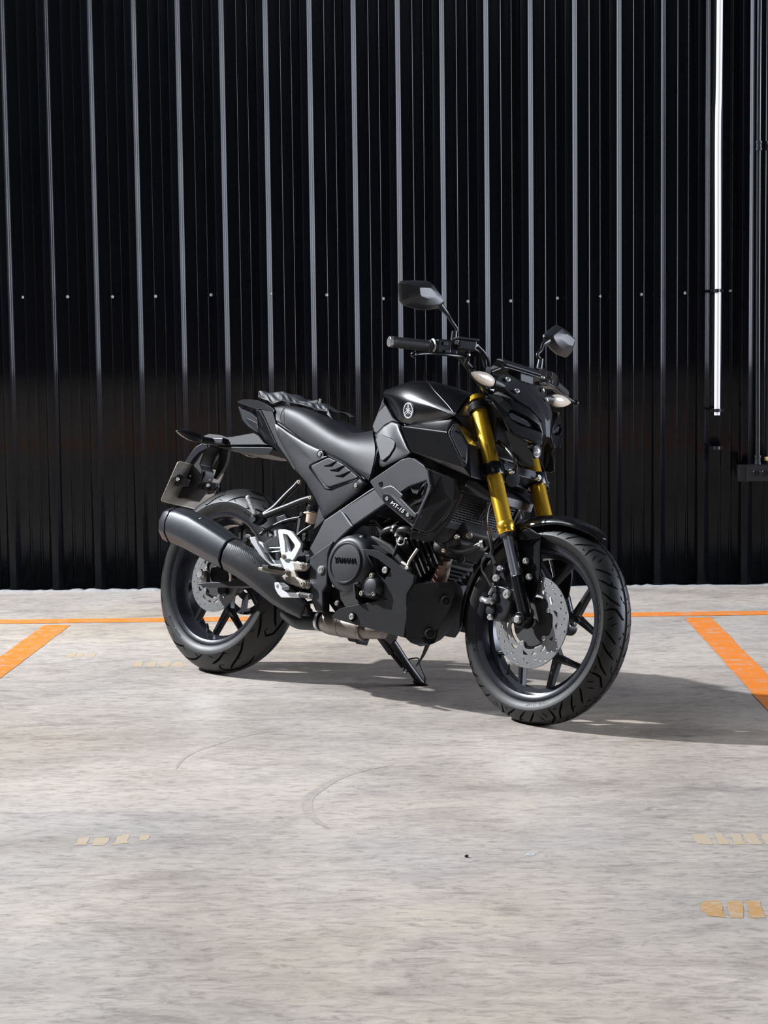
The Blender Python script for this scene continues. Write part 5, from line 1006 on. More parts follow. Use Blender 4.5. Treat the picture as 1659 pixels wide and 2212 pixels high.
obj('tail_pipe', MB().lathe(ec_ + ed_ * .02 + V((0, 0, -.012)), ed_, [(0, .016), (.0, .021), (.016, .020), (.016, .017), (.0, .016)], 28, caps=False), 'dark', mu)
obj('band_gap', sweep([(MS[-1][0], .0538), (HS[0][0], .0538)], hexs), 'tread', mu)
hs = obj('heat_shield', sweep(HS, hexs), 'matte', bike, bevel=.006, seg=3)
# raised ribs of the heat shield
def shield_at(f, ph):
    k_ = min(int(f), len(HS) - 2); u = f - k_; p = V(lerp(HS[k_][0], HS[k_ + 1][0], u)); r = HS[k_][1] + (HS[k_ + 1][1] - HS[k_][1]) * u
    d = (V(HS[min(k_ + 1, 6)][0]) - V(HS[k_][0])).normalized(); o_ = V((0, -1, 0)); o_ = (o_ - d * o_.dot(d)).normalized(); u_ = o_.cross(d); u_ = u_ if u_.z > 0 else -u_
    Pp = ((.30, 1.0), (.78, .72), (.98, .10), (.86, -.52)); i = min(int(ph), 2); v = ph - i; a = Pp[i][0] + (Pp[i + 1][0] - Pp[i][0]) * v; b = Pp[i][1] + (Pp[i + 1][1] - Pp[i][1]) * v
    return p + (o_ * (a * .95) + u_ * b) * (r + .0002)
for i in range(22):
    P3 = []
    for j in range(60):
        f = .08 + j * .05; ph = -1.9 + i * .19 + f * .95
        if .06 <= ph <= 2.0 - .25 * f: P3.append(shield_at(f, ph))
    if len(P3) > 5: obj('shield_rib', MB().tube(P3[::2], .0006, 6, 1), 'matte', hs)
for b_, n_ in zip([(0.0488,-0.232,0.4979),(0.194,-0.228,0.4366)], (0, 0)):
    b_ = V(b_) + V((0, .006, -.008)); obj('screw_cup', MB().lathe(b_ + V((0, .004, -.002)), (-.2, -.55, .8), [(-.01, .0125), (.001, .0105), (-.001, .0085)], 20), 'satin', mu); bolt(b_ + V((0, .003, -.001)), (-.2, -.55, .8), .0065, mu, 'bolt', .004)
obj('mount_strap', MB().tube([(0.2107,-0.21,0.3316),(0.1989,-0.19,0.3155),(0.1901,-0.18,0.3017)], [.005, .004, .004], 8, 3), 'aludirty', mu)
obj('tip_boss', MB().prism([(0.4541,-0.178,0.2624),(0.4859,-0.176,0.2654),(0.5359,-0.165,0.2448),(0.534,-0.16,0.2208),(0.4954,-0.165,0.2184),(0.4773,-0.17,0.2337)], (0, .03, 0)), 'matte', hs, bevel=.006)
obj('boss_hole', MB().lathe([(0.5021,-0.176,0.2474)][0], (0, -1, 0), [(-.004, .0095), (.0005, .0095)], 20), 'tread', hs)

# ---- swingarm, chain, shock, rear brake
SA = [(-0.0196,-0.128,0.2861),(0.0229,-0.128,0.2913),(0.0861,-0.128,0.2985),(0.1496,-0.13,0.3095),(0.2172,-0.132,0.3437),(0.3635,-0.135,0.3901),(0.5054,-0.135,0.4213),(0.5316,-0.135,0.3454),(0.3806,-0.134,0.3088),(0.2292,-0.132,0.2916),(0.1758,-0.13,0.2872),(0.0903,-0.128,0.2807),(0.0156,-0.128,0.2762),(-0.0154,-0.128,0.2801)]
sa = panel('swingarm', SA, .026, 'metaldark', bike, bevel=.004)
for q_, sg in zip(sa, (1, -1)):
    AB = [(-0.0323,-0.124,0.3256),(0.0065,-0.124,0.3311),(0.0183,-0.124,0.2927),(-0.022,-0.124,0.2895)]
    mb = MB().prism(AB, (0, .02, 0)); obj('axle_block', mb if sg == 1 else mb.mirrored(), 'steel', q_, bevel=.003)
    ax2 = [(-0.0042,-0.13,0.3155)][0]
    obj('axle_washer', MB().lathe((ax2[0], ax2[1] * sg, ax2[2]), (0, -sg, 0), [(-.004, .0155), (.001, .0155)], 24), 'steel', q_); obj('axle_nut', MB().lathe((ax2[0], ax2[1] * sg, ax2[2]), (0, -sg, 0), [(.000, .0125), (.009, .0125), (.011, .010)], 6), 'bolt', q_)
obj('swingarm_bridge', MB().box((.42, 0, .375), (.10, .24, .07)), 'metaldark', bike, bevel=.01)
obj('rear_caliper', MB().prism([(0.0078,-0.105,0.3434),(0.0488,-0.105,0.3539),(0.1156,-0.105,0.3439),(0.1276,-0.105,0.3151),(0.0939,-0.105,0.2995),(0.0188,-0.105,0.2973),(0.0059,-0.105,0.317)], (0, .05, 0)).prism([(0.0298,-0.085,0.2992),(0.0723,-0.085,0.3025),(0.0765,-0.085,0.2618),(0.057,-0.085,0.2527),(0.0358,-0.085,0.2622)], (0, .02, 0)), 'satin', bike, bevel=.005)
sp_ = empty('rear_sprocket', parent=bike)
nT = 46; R1_ = .1; outl = []
for i in range(nT * 4):
    t = 2 * pi * i / (nT * 4); outl.append(((R1_ + (.004 if i % 4 in (0, 1) else -.003)) * cos(t), (R1_ + (.004 if i % 4 in (0, 1) else -.003)) * sin(t)))
hl = [circle2(0, 0, .03, 24)]
for k in range(6):
    t0 = 2 * pi * k / 6; hl.append([(.085 * cos(t0 + u), .085 * sin(t0 + u)) for u in (-.36, -.18, 0, .18, .36)] + [(.055 * cos(t0 + u), .055 * sin(t0 + u)) for u in (.3, 0, -.3)])
obj('sprocket_plate', cutmesh([outl] + hl, .006, lambda u, v, w_: (u, .085 + w_, v + .3135)), 'metaldark', sp_)
mb = MB(); a0 = V((0, .085, .3135)); a1 = V((.60, .085, .375)); R2_ = .034; path = []
dd = (a1 - a0); an = atan2(dd.z, dd.x); be_ = math.acos((R1_ - R2_) / dd.length)
for i in range(30): t = an + be_ + (2 * pi - 2 * be_) * i / 29; path.append(a0 + V((cos(t), 0, sin(t))) * R1_)
for i in range(12): t = an - be_ + 2 * be_ * i / 11; path.append(a1 + V((cos(t), 0, sin(t))) * R2_)
path.append(path[0]); tot = 0; link = .0127
for a_, b_ in zip(path, path[1:]):
    L_2 = (b_ - a_).length; d_ = (b_ - a_).normalized(); R_ = Matrix((d_, V((0, 1, 0)), V((-d_.z, 0, d_.x)))).transposed()
    while tot < L_2: mb.box(a_ + d_ * tot, (.011, .016 if int(tot * 1000) % 2 else .012, .009), R_); tot += link
    tot -= L_2
ch = obj('drive_chain', mb, 'metaldark', bike, smooth=False); ch['kind'] = 'stuff'
obj('chain_guard', MB().prism([(.06, .075, .43), (.30, .075, .435), (.45, .075, .46), (.45, .075, .42), (.28, .075, .40), (.08, .075, .41)], (0, .025, 0)), 'matte', bike, bevel=.003)
sk = obj('shock_absorber', MB().tube([(.44, 0, .38), (.40, 0, .58)], .016, 16, 1), 'metaldark', bike)
obj('shock_spring', MB().tube([(.435 - .03 * i / 60 + .028 * cos(i * .7), .028 * sin(i * .7), .40 + .15 * i / 60) for i in range(61)], .0045, 8, 2), 'satin', sk)
# rear hugger over the tyre
hg = arc_shell('rear_hugger', 0, .3135, [(6, .328, .080, .035), (18, .328, .080, .038), (30, .327, .078, .036), (36, .324, .070, .03)], 'matte', None, n=24)
obj('hugger_side', MB().prism([(0.2058,-0.088,0.4284),(0.2099,-0.088,0.4345),(0.2527,-0.088,0.4623),(0.275,-0.088,0.4714),(0.286,-0.088,0.4644),(0.2928,-0.088,0.4341)], (0, .004, 0)), 'matte', hg, bevel=.002)
bolt([(0.2484,-0.09,0.4685)][0], (0, -1, 0), .005, hg, 'bolt', .003)
obj('relay_box', MB().prism([(0.2295,-0.06,0.5335),(0.264,-0.058,0.5455),(0.2781,-0.058,0.5307),(0.2745,-0.058,0.5228),(0.2383,-0.06,0.5116)], (0, .03, 0)), 'muffler', bike, bevel=.003)
obj('rear_brake_hose', MB().tube([(0.2632,-0.15,0.4625),(0.2705,-0.148,0.469),(0.2888,-0.145,0.482),(0.3097,-0.142,0.4952),(0.3421,-0.138,0.5111),(0.3781,-0.134,0.5223),(0.4094,-0.13,0.5295)], .0055, 12, 5), 'hose', bike)
obj('rear_brake_hose', MB().tube([(0.3382,-0.13,0.4875),(0.3451,-0.128,0.5015),(0.3621,-0.126,0.5114),(0.3828,-0.124,0.5167)], .0045, 10, 5), 'hose', bike)
obj('reservoir_hose', MB().tube([(0.4703,-0.128,0.5153),(0.4713,-0.135,0.5058),(0.4578,-0.14,0.4948),(0.4443,-0.145,0.4837),(0.4337,-0.15,0.471),(0.4276,-0.15,0.4631)], .006, 12, 5), 'hose', bike)
obj('hose_stay', MB().prism([(0.4098,-0.14,0.524),(0.4222,-0.14,0.5266),(0.4241,-0.14,0.4946),(0.4253,-0.145,0.4638),(0.4167,-0.145,0.467),(0.4125,-0.14,0.494)], (0, .004, 0)), 'metaldark', bike, bevel=.001)
obj('brake_switch', MB().box([(0.4347,-0.12,0.4534)][0], (.03, .03, .05)).box([(0.4473,-0.12,0.4673)][0], (.05, .03, .025)), 'dark', bike, bevel=.003)
obj('switch_wire', MB().tube([(0.4549,-0.14,0.4664),(0.4572,-0.145,0.4545),(0.4574,-0.145,0.4358),(0.4548,-0.14,0.4196)], .0028, 8, 4), 'hose', bike)
obj('rear_plastics', MB().box((.47, 0, .50), (.10, .16, .16)), 'dark', bike, bevel=.01)
# reservoir
r0, r1 = [(0.4747,-0.15,0.5615),(0.4727,-0.15,0.5295)]
rs = obj('brake_reservoir', MB().lathe(V([(0.4762,-0.15,0.511)][0]), (.04, 0, 1), [(0, .012), (.003, .0155), (.022, .0165), (.029, .0168), (.030, .0195), (.034, .0195), (.034, .017)], 32), 'fluid', bike)
rs['label'] = 'milky amber fluid bottle'
obj('reservoir_lid', MB().lathe(V([(0.4743,-0.15,0.5493)][0]), (.04, 0, 1), [(0, .0165), (.001, .0185), (.013, .0185), (.0145, .016), (.019, .0155)], 32), 'satin', rs)
obj('reservoir_nut', MB().lathe([(0.4383,-0.155,0.5371)][0], (0, -1, 0), [(-.02, .007), (.002, .0085), (.005, .006)], 14), 'metaldark', rs)
obj('reservoir_stay', MB().tube([(0.4359,-0.15,0.5379),(0.449,-0.15,0.5433),(0.4641,-0.15,0.545)], .004, 8, 3), 'steel', rs)

# ---- rider footrest plate, peg, brake pedal (both sides share the plate and peg)
PO = [(0.3618,-0.172,0.4781),(0.3649,-0.172,0.4821),(0.3922,-0.172,0.4837),(0.4193,-0.172,0.4796),(0.4375,-0.172,0.4676),(0.4713,-0.172,0.4436),(0.4723,-0.172,0.4344),(0.461,-0.172,0.4084),(0.4534,-0.172,0.3958),(0.4489,-0.172,0.3871),(0.4656,-0.172,0.3874),(0.4818,-0.172,0.3844),(0.5101,-0.172,0.384),(0.5153,-0.172,0.3742),(0.5094,-0.172,0.3636),(0.4977,-0.172,0.3585),(0.4624,-0.172,0.3551),(0.4765,-0.172,0.338),(0.5284,-0.172,0.3235),(0.5328,-0.172,0.3128),(0.5251,-0.172,0.3039),(0.5044,-0.172,0.305),(0.4406,-0.172,0.3129),(0.4132,-0.172,0.3191),(0.3934,-0.172,0.3279),(0.3912,-0.172,0.3352),(0.4184,-0.172,0.3425),(0.4211,-0.172,0.3562),(0.4035,-0.172,0.3624),(0.35,-0.172,0.3656),(0.3109,-0.172,0.3973),(0.2816,-0.172,0.42),(0.271,-0.172,0.4307),(0.2852,-0.172,0.4393),(0.3028,-0.172,0.4328),(0.3228,-0.172,0.4038),(0.3625,-0.172,0.381),(0.3884,-0.172,0.3828),(0.3892,-0.172,0.3913),(0.398,-0.172,0.3929),(0.3893,-0.172,0.4083),(0.3783,-0.172,0.4339)]
PH = [(0.3959,-0.172,0.467),(0.4078,-0.172,0.4667),(0.4441,-0.172,0.4381),(0.4472,-0.172,0.4308),(0.4351,-0.172,0.4142),(0.4244,-0.172,0.4153),(0.4133,-0.172,0.4361)]
for sg in (1, -1):
    def mm(mb): return mb if sg == 1 else mb.mirrored()
    fp = obj('footrest_bracket', mm(side_plate([PO, PH], .012)), 'alu', bike, bevel=.003, seg=3)
    HG = [(0.3684,-0.178,0.4775),(0.3713,-0.178,0.4811),(0.3983,-0.178,0.4827),(0.4253,-0.178,0.4786),(0.4442,-0.178,0.4663),(0.4768,-0.178,0.4426),(0.4777,-0.178,0.4338),(0.4593,-0.178,0.3953),(0.4508,-0.178,0.3872),(0.4393,-0.178,0.392),(0.4091,-0.178,0.3871),(0.3972,-0.178,0.4078),(0.3835,-0.178,0.437)]
    HH = [(0.391,-0.178,0.4685),(0.4122,-0.178,0.4673),(0.4514,-0.178,0.4373),(0.4532,-0.178,0.4303),(0.4412,-0.178,0.4127),(0.4293,-0.178,0.4138),(0.4147,-0.178,0.409),(0.4039,-0.178,0.4458)]
    obj('heel_guard', mm(side_plate([HG, HH], .010)), 'alu', fp, bevel=.003, seg=3)
    obj('guard_web', mm(MB().prism([(0.3816,-0.17,0.4692),(0.3952,-0.17,0.4672),(0.4088,-0.17,0.4474),(0.4213,-0.17,0.4145),(0.4041,-0.17,0.4096),(0.3906,-0.17,0.435)], (0, .004, 0))), 'alu', fp)
    obj('peg_mount', mm(MB().prism([(0.428,-0.182,0.3552),(0.4608,-0.182,0.3595),(0.4726,-0.182,0.3529),(0.4864,-0.182,0.3373),(0.5381,-0.182,0.3228),(0.542,-0.182,0.3121),(0.5323,-0.182,0.303),(0.4506,-0.182,0.3122),(0.4055,-0.182,0.3273),(0.4287,-0.182,0.3403)], (0, .012, 0))), 'aludirty', fp, bevel=.005, seg=3)
    obj('lower_lug', mm(MB().prism([(0.4532,-0.18,0.3852),(0.487,-0.18,0.3839),(0.518,-0.18,0.3828),(0.5226,-0.18,0.3735),(0.5172,-0.18,0.363),(0.5054,-0.18,0.3584),(0.4677,-0.18,0.3547)], (0, .012, 0))), 'aludirty', fp, bevel=.006, seg=3)
    for b_, r_ in zip([(0.5023,-0.182,0.3732),(0.5218,-0.186,0.3162),(0.4438,-0.186,0.3487),(0.412,-0.18,0.3969)], (.0075, .0085, .006, .0058)):
        obj('bolt_boss', mm(MB().lathe(b_, (0, -1, 0), [(-.006, r_ * 1.6), (.001, r_ * 1.5)], 24)), 'aludirty', fp)
        bolt((b_[0], (b_[1] - .001) * sg, b_[2]), (0, -sg, 0), r_, fp, 'aludirty', .005)
    pb, pt = [(0.4326,-0.195,0.3508),(0.4465,-0.305,0.3482)]
    pb, pt = V(pb), V(pt)
    pg = obj('footrest_peg', mm(MB().loft([[pb + (pt - pb) * t + V((u, 0, w_ - .006)) for u, w_ in ((-.016 * k_, -.008 * k_), (-.016 * k_, .004), (.014 * k_, .004), (.014 * k_, -.008 * k_))] for t, k_ in ((0, 1.0), (.15, 1.1), (.85, 1.0), (1, .6))])), 'aludirty', fp, bevel=.002)
    obj('peg_rubber', mm(MB().loft([[pb + (pt - pb) * t + V((u, 0, w_)) for u, w_ in ((-.0155, -.003), (-.0145, .008), (.0125, .008), (.0135, -.003))] for t in (.06, .80)])), 'rubber', pg, bevel=.002)
    for i in range(4):
        c_ = pb + (pt - pb) * (.18 + .16 * i) + V((0, 0, .0085)); obj('peg_groove', mm(MB().box(c_, (.022, .003, .0012))), 'tread', pg)
PD = [(0.4416,-0.232,0.3077),(0.447,-0.232,0.3103),(0.4792,-0.232,0.311),(0.5071,-0.232,0.3007),(0.4848,-0.232,0.2974),(0.4793,-0.232,0.2941),(0.4844,-0.232,0.2875),(0.4984,-0.232,0.2822),(0.5263,-0.232,0.2836),(0.5611,-0.232,0.2864),(0.5645,-0.232,0.2712),(0.4819,-0.232,0.2643),(0.4648,-0.232,0.2739),(0.4482,-0.232,0.2901)]
pd_ = obj('brake_pedal', MB().prism(PD, (0, .009, 0)), 'alu', bike, bevel=.003, seg=3)
t0_, t1_ = [(0.5639,-0.236,0.2797),(0.6292,-0.25,0.2778)]
t0_, t1_ = V(t0_), V(t1_); ta = (t1_ - t0_)
obj('pedal_tip', MB().lathe(t0_ + ta * .1, ta, [(0, .0075), (.004, .0085), (ta.length * .78, .0085), (ta.length * .82, .006)], 16), 'rubber', pd_)
obj('pedal_end', MB().lathe(t0_, ta, [(-.002, .005), (0, .0085), (ta.length * .1, .009)], 16).lathe(t0_ + ta * .88, ta, [(0, .0085), (.004, .009), (.006, .0075)], 16), 'steel', pd_)
obj('pedal_arm', MB().tube([(0.4763,-0.2,0.2987),(0.4709,-0.215,0.2962),(0.4594,-0.228,0.3008),(0.4537,-0.232,0.2979)], .006, 8, 4), 'alu', pd_)
obj('hanger_arm', MB().prism([(0.2887,-0.222,0.4434),(0.3147,-0.222,0.4479),(0.3316,-0.22,0.4249),(0.3658,-0.205,0.3795),(0.3867,-0.198,0.3671),(0.4127,-0.19,0.3716),(0.4224,-0.188,0.364),(0.4199,-0.188,0.3532),(0.376,-0.198,0.3545),(0.3484,-0.206,0.3781),(0.3203,-0.218,0.4102),(0.2989,-0.222,0.4279)], (0, .010, 0)), 'alu', bike, bevel=.003)
for a_, b_ in ([(0.2678,-0.15,0.4184),(0.3666,-0.15,0.4249)], [(0.2873,-0.15,0.4038),(0.369,-0.15,0.4141)]): obj('pushrod', MB().tube([a_, lerp(a_, b_, .5), b_], [.0042, .003, .0048], 12, 3), 'chrome', bike)
mh = [(0.2728,-0.215,0.4346)][0]
obj('muffler_hanger', MB().lathe(mh, (0, -1, 0), [(-.03, .009), (-.004, .011), (-.002, .0165), (.002, .0165), (.003, .009), (.007, .0085)], 20), 'satin', bike)
obj('hanger_ring', MB().lathe(V(mh) + V((0, .004, 0)), (0, -1, 0), [(-.004, .012), (-.004, .019), (.003, .019), (.003, .012)], 24, caps=False), 'aludirty', bike)

# ---- passenger footrest stay and folded peg
for sg in (1, -1):
    def mm(mb): return mb if sg == 1 else mb.mirrored()
    ps = obj('passenger_stay', mm(MB().tube([(0.3713,-0.12,0.6465),(0.3568,-0.124,0.6269),(0.3301,-0.134,0.592),(0.3087,-0.146,0.5561),(0.2844,-0.152,0.5342),(0.2543,-0.156,0.515)], [.009, .0088, .0095, .011, .012, .014], 10, 4).tube([(0.4415,-0.13,0.5944),(0.4075,-0.134,0.5831),(0.3634,-0.142,0.5628),(0.3129,-0.15,0.5406),(0.2769,-0.155,0.5242)], [.009, .0098, .010, .011, .012], 10, 4)), 'matte2', bike, angle=60)
    obj('stay_edge', mm(MB().tube([(0.434,-0.138,0.5926),(0.4025,-0.141,0.5798),(0.3635,-0.148,0.5603),(0.3124,-0.156,0.5409)], [.001, .002, .002, .001], 8, 4)), 'muffler', ps)
    obj('stay_web', mm(MB().prism([(0.3017,-0.146,0.5589),(0.2844,-0.152,0.5342),(0.254,-0.156,0.5159),(0.279,-0.154,0.5245),(0.3225,-0.148,0.546)], (0, .008, 0))), 'satin', ps)
    for b_ in [(0.3758,-0.124,0.6436),(0.446,-0.134,0.5939)]: bolt((b_[0], b_[1] * sg, b_[2]), (0, -sg, 0), .0075, ps, 'aludirty', .006)
    obj('peg_block', mm(MB().prism([(0.2307,-0.175,0.5182),(0.2454,-0.175,0.525),(0.2663,-0.17,0.5242),(0.2821,-0.165,0.5114),(0.2724,-0.17,0.4972),(0.2587,-0.175,0.4892),(0.234,-0.178,0.4974)], (0, .022, 0))), 'satin', ps, bevel=.003)
    obj('block_face', mm(MB().prism([(0.232,-0.179,0.5108),(0.2491,-0.179,0.5208),(0.2588,-0.179,0.5122),(0.2596,-0.179,0.5032),(0.247,-0.179,0.4934),(0.2346,-0.179,0.4995)], (0, .004, 0))), 'muffler', ps, bevel=.001)
    p0_, p1_ = [(0.2541,-0.18,0.5232),(0.2169,-0.186,0.5737)]
    p0_, p1_ = V(p0_), V(p1_); pr_ = []
    for i in range(13): f = i / 12; pr_ += [((p1_ - p0_).length * f, (.0085 - .0015 * f) * (1.1 if i % 1 == 0 else 1)), ((p1_ - p0_).length * (f + .04), .0068 - .001 * f)]
    obj('folded_peg', mm(MB().lathe(p0_, p1_ - p0_, pr_, 14).ball(p1_, .0085, 12)), 'alu', ps)

# ---- tail: rear cowl, lamp housing, mudguard, indicators, number plate
tl = across('tail_cowl', [(-0.0756,-0.03,0.9202),(-0.062,-0.036,0.9253),(-0.0288,-0.046,0.9284),(0.0174,-0.06,0.9258),(0.0723,-0.076,0.9192),(0.1314,-0.092,0.9045),(0.1773,-0.104,0.8884),(0.1915,-0.108,0.8802),(0.1931,-0.11,0.8712),(0.1392,-0.1,0.879),(0.1143,-0.094,0.8816),(0.0503,-0.075,0.8895),(-0.0203,-0.052,0.9045),(-0.0674,-0.036,0.9141)], 'gloss', bike, bevel=.003)
obj('cowl_stripe', MB().tube([(-0.0612,-0.04,0.9189),(-0.0084,-0.058,0.9067),(0.0522,-0.078,0.8944),(0.11,-0.096,0.8826)], .002, 6, 4), 'muffler', tl)
across('tail_lamp', [(-0.0656,-0.034,0.9045),(-0.0562,-0.038,0.9049),(-0.0357,-0.044,0.8949),(0.0333,-0.062,0.8789),(0.0819,-0.078,0.8588),(0.1026,-0.08,0.8239),(0.0983,-0.076,0.8116),(0.0837,-0.072,0.811),(0.0267,-0.06,0.8308),(-0.0176,-0.048,0.8545),(-0.0407,-0.04,0.8779)], 'lens2', bike, bevel=.004)
across('lamp_fin', [(0.0095,-0.064,0.856),(0.0254,-0.068,0.8588),(0.0492,-0.072,0.854),(0.0953,-0.084,0.8403),(0.1068,-0.085,0.8208),(0.0998,-0.082,0.8114),(0.056,-0.074,0.8329)], 'satin', bike, bevel=.003)
TP = [(0.0799,-0.088,0.885),(0.1053,-0.094,0.8808),(0.1331,-0.1,0.8789),(0.1553,-0.104,0.8589),(0.1976,-0.108,0.8159),(0.2379,-0.112,0.7733)] + [(0.342,-0.118,0.6821),(0.3337,-0.116,0.6822),(0.2647,-0.112,0.7311),(0.1698,-0.105,0.7762),(0.1092,-0.096,0.8141)] + [(0.113,-0.088,0.8203),(0.0934,-0.086,0.8573)]
tp = panel('tail_side', TP, .012, 'gloss', bike, bevel=.003)
TQ = [(0.1256,-0.102,0.8805),(0.1866,-0.11,0.8733),(0.2015,-0.113,0.8535),(0.2154,-0.115,0.8341)] + [(0.2879,-0.118,0.7399),(0.3461,-0.12,0.681),(0.3398,-0.12,0.6862),(0.2394,-0.113,0.7625)]
panel('tail_infill', TQ, .01, 'dark', bike, bevel=.001)
a_, b_ = [(0.1058,-0.101,0.8695),(0.1607,-0.11,0.8146)]
for q_, sg in zip(tp, (1, -1)):
    if sg == 1:
        sa_, na_ = snap(q_, a_, (-.67, .74, .09), .0008); sb_, nb_ = snap(q_, b_, (-.67, .74, .09), .0008); rt_ = (sb_ - sa_).normalized()
        text('tail_lettering', 'YAMAHA', .0105, (sa_ + sb_) / 2, rt_, na_.cross(rt_), 'dark', q_, extrude=.0006, shear=.2, xs=1.15, bold=.0004)
    m1 = MB().tube([(0.1191,-0.104,0.8778),(0.1548,-0.108,0.8451),(0.1917,-0.112,0.8063),(0.2306,-0.115,0.7661)], .0016, 6, 4); obj('side_edge', m1 if sg == 1 else m1.mirrored(), 'muffler', q_)
mg = across('rear_mudguard', [(-0.2143,-0.03,0.8007),(-0.1843,-0.036,0.8061),(-0.1197,-0.04,0.8034),(-0.0882,-0.042,0.7965),(-0.0587,-0.044,0.7978),(0.0496,-0.05,0.8127),(0.0793,-0.054,0.8031),(0.1153,-0.058,0.7795),(0.1426,-0.06,0.7704),(0.0995,-0.06,0.7701),(-0.0432,-0.052,0.7667),(-0.1297,-0.048,0.7631),(-0.1809,-0.04,0.7652),(-0.2087,-0.034,0.7804)], 'dull', bike, bevel=.003)
across('mudguard_recess', [(-0.0535,-0.0455,0.7822),(0.0164,-0.0495,0.7929),(0.0499,-0.052,0.7908),(0.0544,-0.052,0.7857),(-0.0159,-0.048,0.7789)], 'muffler', mg, bevel=.001)
across('mudguard_underside', [(-0.1319,-0.046,0.7635),(-0.0442,-0.05,0.7623),(0.1121,-0.058,0.7643),(0.1606,-0.06,0.7634),(0.1653,-0.06,0.757),(0.1477,-0.058,0.7389),(0.102,-0.055,0.7371),(0.015,-0.05,0.7425),(-0.0568,-0.046,0.7541),(-0.1213,-0.042,0.7597)], 'aludirty' if 0 else 'metaldark', mg, bevel=.003)
both('plate_leg', MB().prism([(-0.1763,-0.045,0.7683),(-0.1984,-0.048,0.7705),(-0.2229,-0.052,0.7567),(-0.2432,-0.054,0.7312),(-0.262,-0.055,0.7009),(-0.2671,-0.055,0.6712),(-0.2625,-0.054,0.6627),(-0.2455,-0.052,0.6873),(-0.2228,-0.05,0.7179),(-0.2037,-0.046,0.7389),(-0.1716,-0.04,0.7557)], (0, .014, 0)), 'muffler', mg, bevel=.003)
obj('plate_leg', MB().prism([(-0.1603,0.02,0.7681),(-0.1348,0.02,0.7639),(-0.1458,0.03,0.7214),(-0.1653,0.035,0.6922),(-0.1984,0.04,0.6598),(-0.2101,0.04,0.6643),(-0.1866,0.03,0.7151),(-0.1814,0.02,0.7527)], (0, .014, 0)), 'matte', mg, bevel=.003)
cp = [(-0.25,-0.012,0.7047),(-0.2331,-0.01,0.7451),(-0.1989,-0.01,0.7658),(-0.1737,-0.01,0.7641),(-0.2012,-0.008,0.7367),(-0.2131,-0.008,0.6969),(-0.2001,-0.006,0.6782),(-0.199,-0.006,0.6586),(-0.2167,-0.006,0.6137),(-0.2479,-0.008,0.5735),(-0.2934,-0.016,0.5738),(-0.297,-0.016,0.6033),(-0.273,-0.016,0.6537),(-0.2537,-0.014,0.6844)]
obj('plate_spine', MB().prism([(x + .012, y - .03, z) for x, y, z in cp], (0, .06, 0)), 'dark', mg, bevel=.004)
for i in range(5):
    a_, b_ = [(-0.2756,-0.02,0.5779),(-0.2318,-0.02,0.6203)]; obj('spine_rib', MB().tube([(a_[0] + .022, -.022 + .012 * i, a_[2]), (b_[0] + .02, -.03 + .015 * i, b_[2] + .005)], .0028, 6, 1), 'satin', mg)
obj('spine_window', MB().prism([(-0.2276,-0.03,0.6775),(-0.1834,-0.028,0.6771),(-0.177,-0.028,0.6651),(-0.1923,-0.028,0.6401),(-0.2242,-0.03,0.6335)], (0, .004, 0)), 'satin', mg, bevel=.003)
# number plate seen from behind its front face
c1_, c2_ = V([(-0.2339,-0.11,0.6946)][0]), V([(-0.2908,-0.11,0.5533)][0])
pln = (c2_ - c1_); pn_ = V((pln.z, 0, -pln.x)).normalized()
if pn_.x < 0: pn_ = -pn_
W2 = .108; up3 = -pln.normalized(); ctr = V(((c1_.x + c2_.x) / 2, 0, (c1_.z + c2_.z) / 2)); hh = pln.length / 2
hh = sqrt((c1_.x - c2_.x) ** 2 + (c1_.z - c2_.z) ** 2) / 2; up3 = V((c1_.x - c2_.x, 0, c1_.z - c2_.z)).normalized(); pn_ = V((up3.z, 0, -up3.x))
rc_ = []
for cx_, cz_, a0_ in ((W2, hh, 0), (-W2, hh, 90), (-W2, -hh, 180), (W2, -hh, 270)):
    for k in range(5): t = rad(a0_ + 22.5 * k); rc_.append((cx_ - .01 * (1 if cx_ > 0 else -1) + .01 * cos(t), cz_ - .01 * (1 if cz_ > 0 else -1) + .01 * sin(t)))
def plm(u, v, w_): return ctr + V((0, 1, 0)) * u + up3 * v + pn_ * w_
pt_ = obj('number_plate', cutmesh([rc_], .0016, plm), 'plate', mg); pt_['label'] = 'dull unpainted back of the plate'
rim = MB().tube([plm(u, v, 0) for u, v in rc_ + [rc_[0]]], .0022, 8, 1); obj('plate_rim', rim, 'aludirty', pt_)
both('plate_lug', MB().prism([(-0.287,-0.092,0.6389),(-0.2702,-0.09,0.6497),(-0.2452,-0.084,0.6528),(-0.2294,-0.08,0.6435),(-0.2106,-0.07,0.6388),(-0.2189,-0.07,0.6141),(-0.2573,-0.08,0.6106),(-0.2732,-0.09,0.6178)], (0, .012, 0)), 'dark', mg, bevel=.004)
obj('plate_lug', MB().prism([(-0.1942,-0.02,0.6268),(-0.1909,-0.016,0.6399),(-0.1698,-0.01,0.6434),(-0.1391,0.0,0.6416),(-0.1346,0.0,0.6282),(-0.15,-0.005,0.612),(-0.1732,-0.012,0.6072),(-0.2012,-0.02,0.6118)], (0, .012, 0)), 'dark', mg, bevel=.004)
for b_ in [(-0.2434,-0.09,0.6342),(-0.1694,-0.014,0.6299)]:
    obj('lug_washer', MB().lathe(b_, (.6, -.7, .1), [(-.004, .0095), (.001, .0095)], 20), 'satin', mg); bolt(V(b_) + V((.001, -.001, 0)), (.6, -.7, .1), .0066, mg, 'bolt', .005)
for b_ in [(-0.2331,-0.045,0.6548),(-0.1713,-0.012,0.6498)]: bolt(b_, (.6, -.7, .1), .0042, mg, 'aludirty', .003)
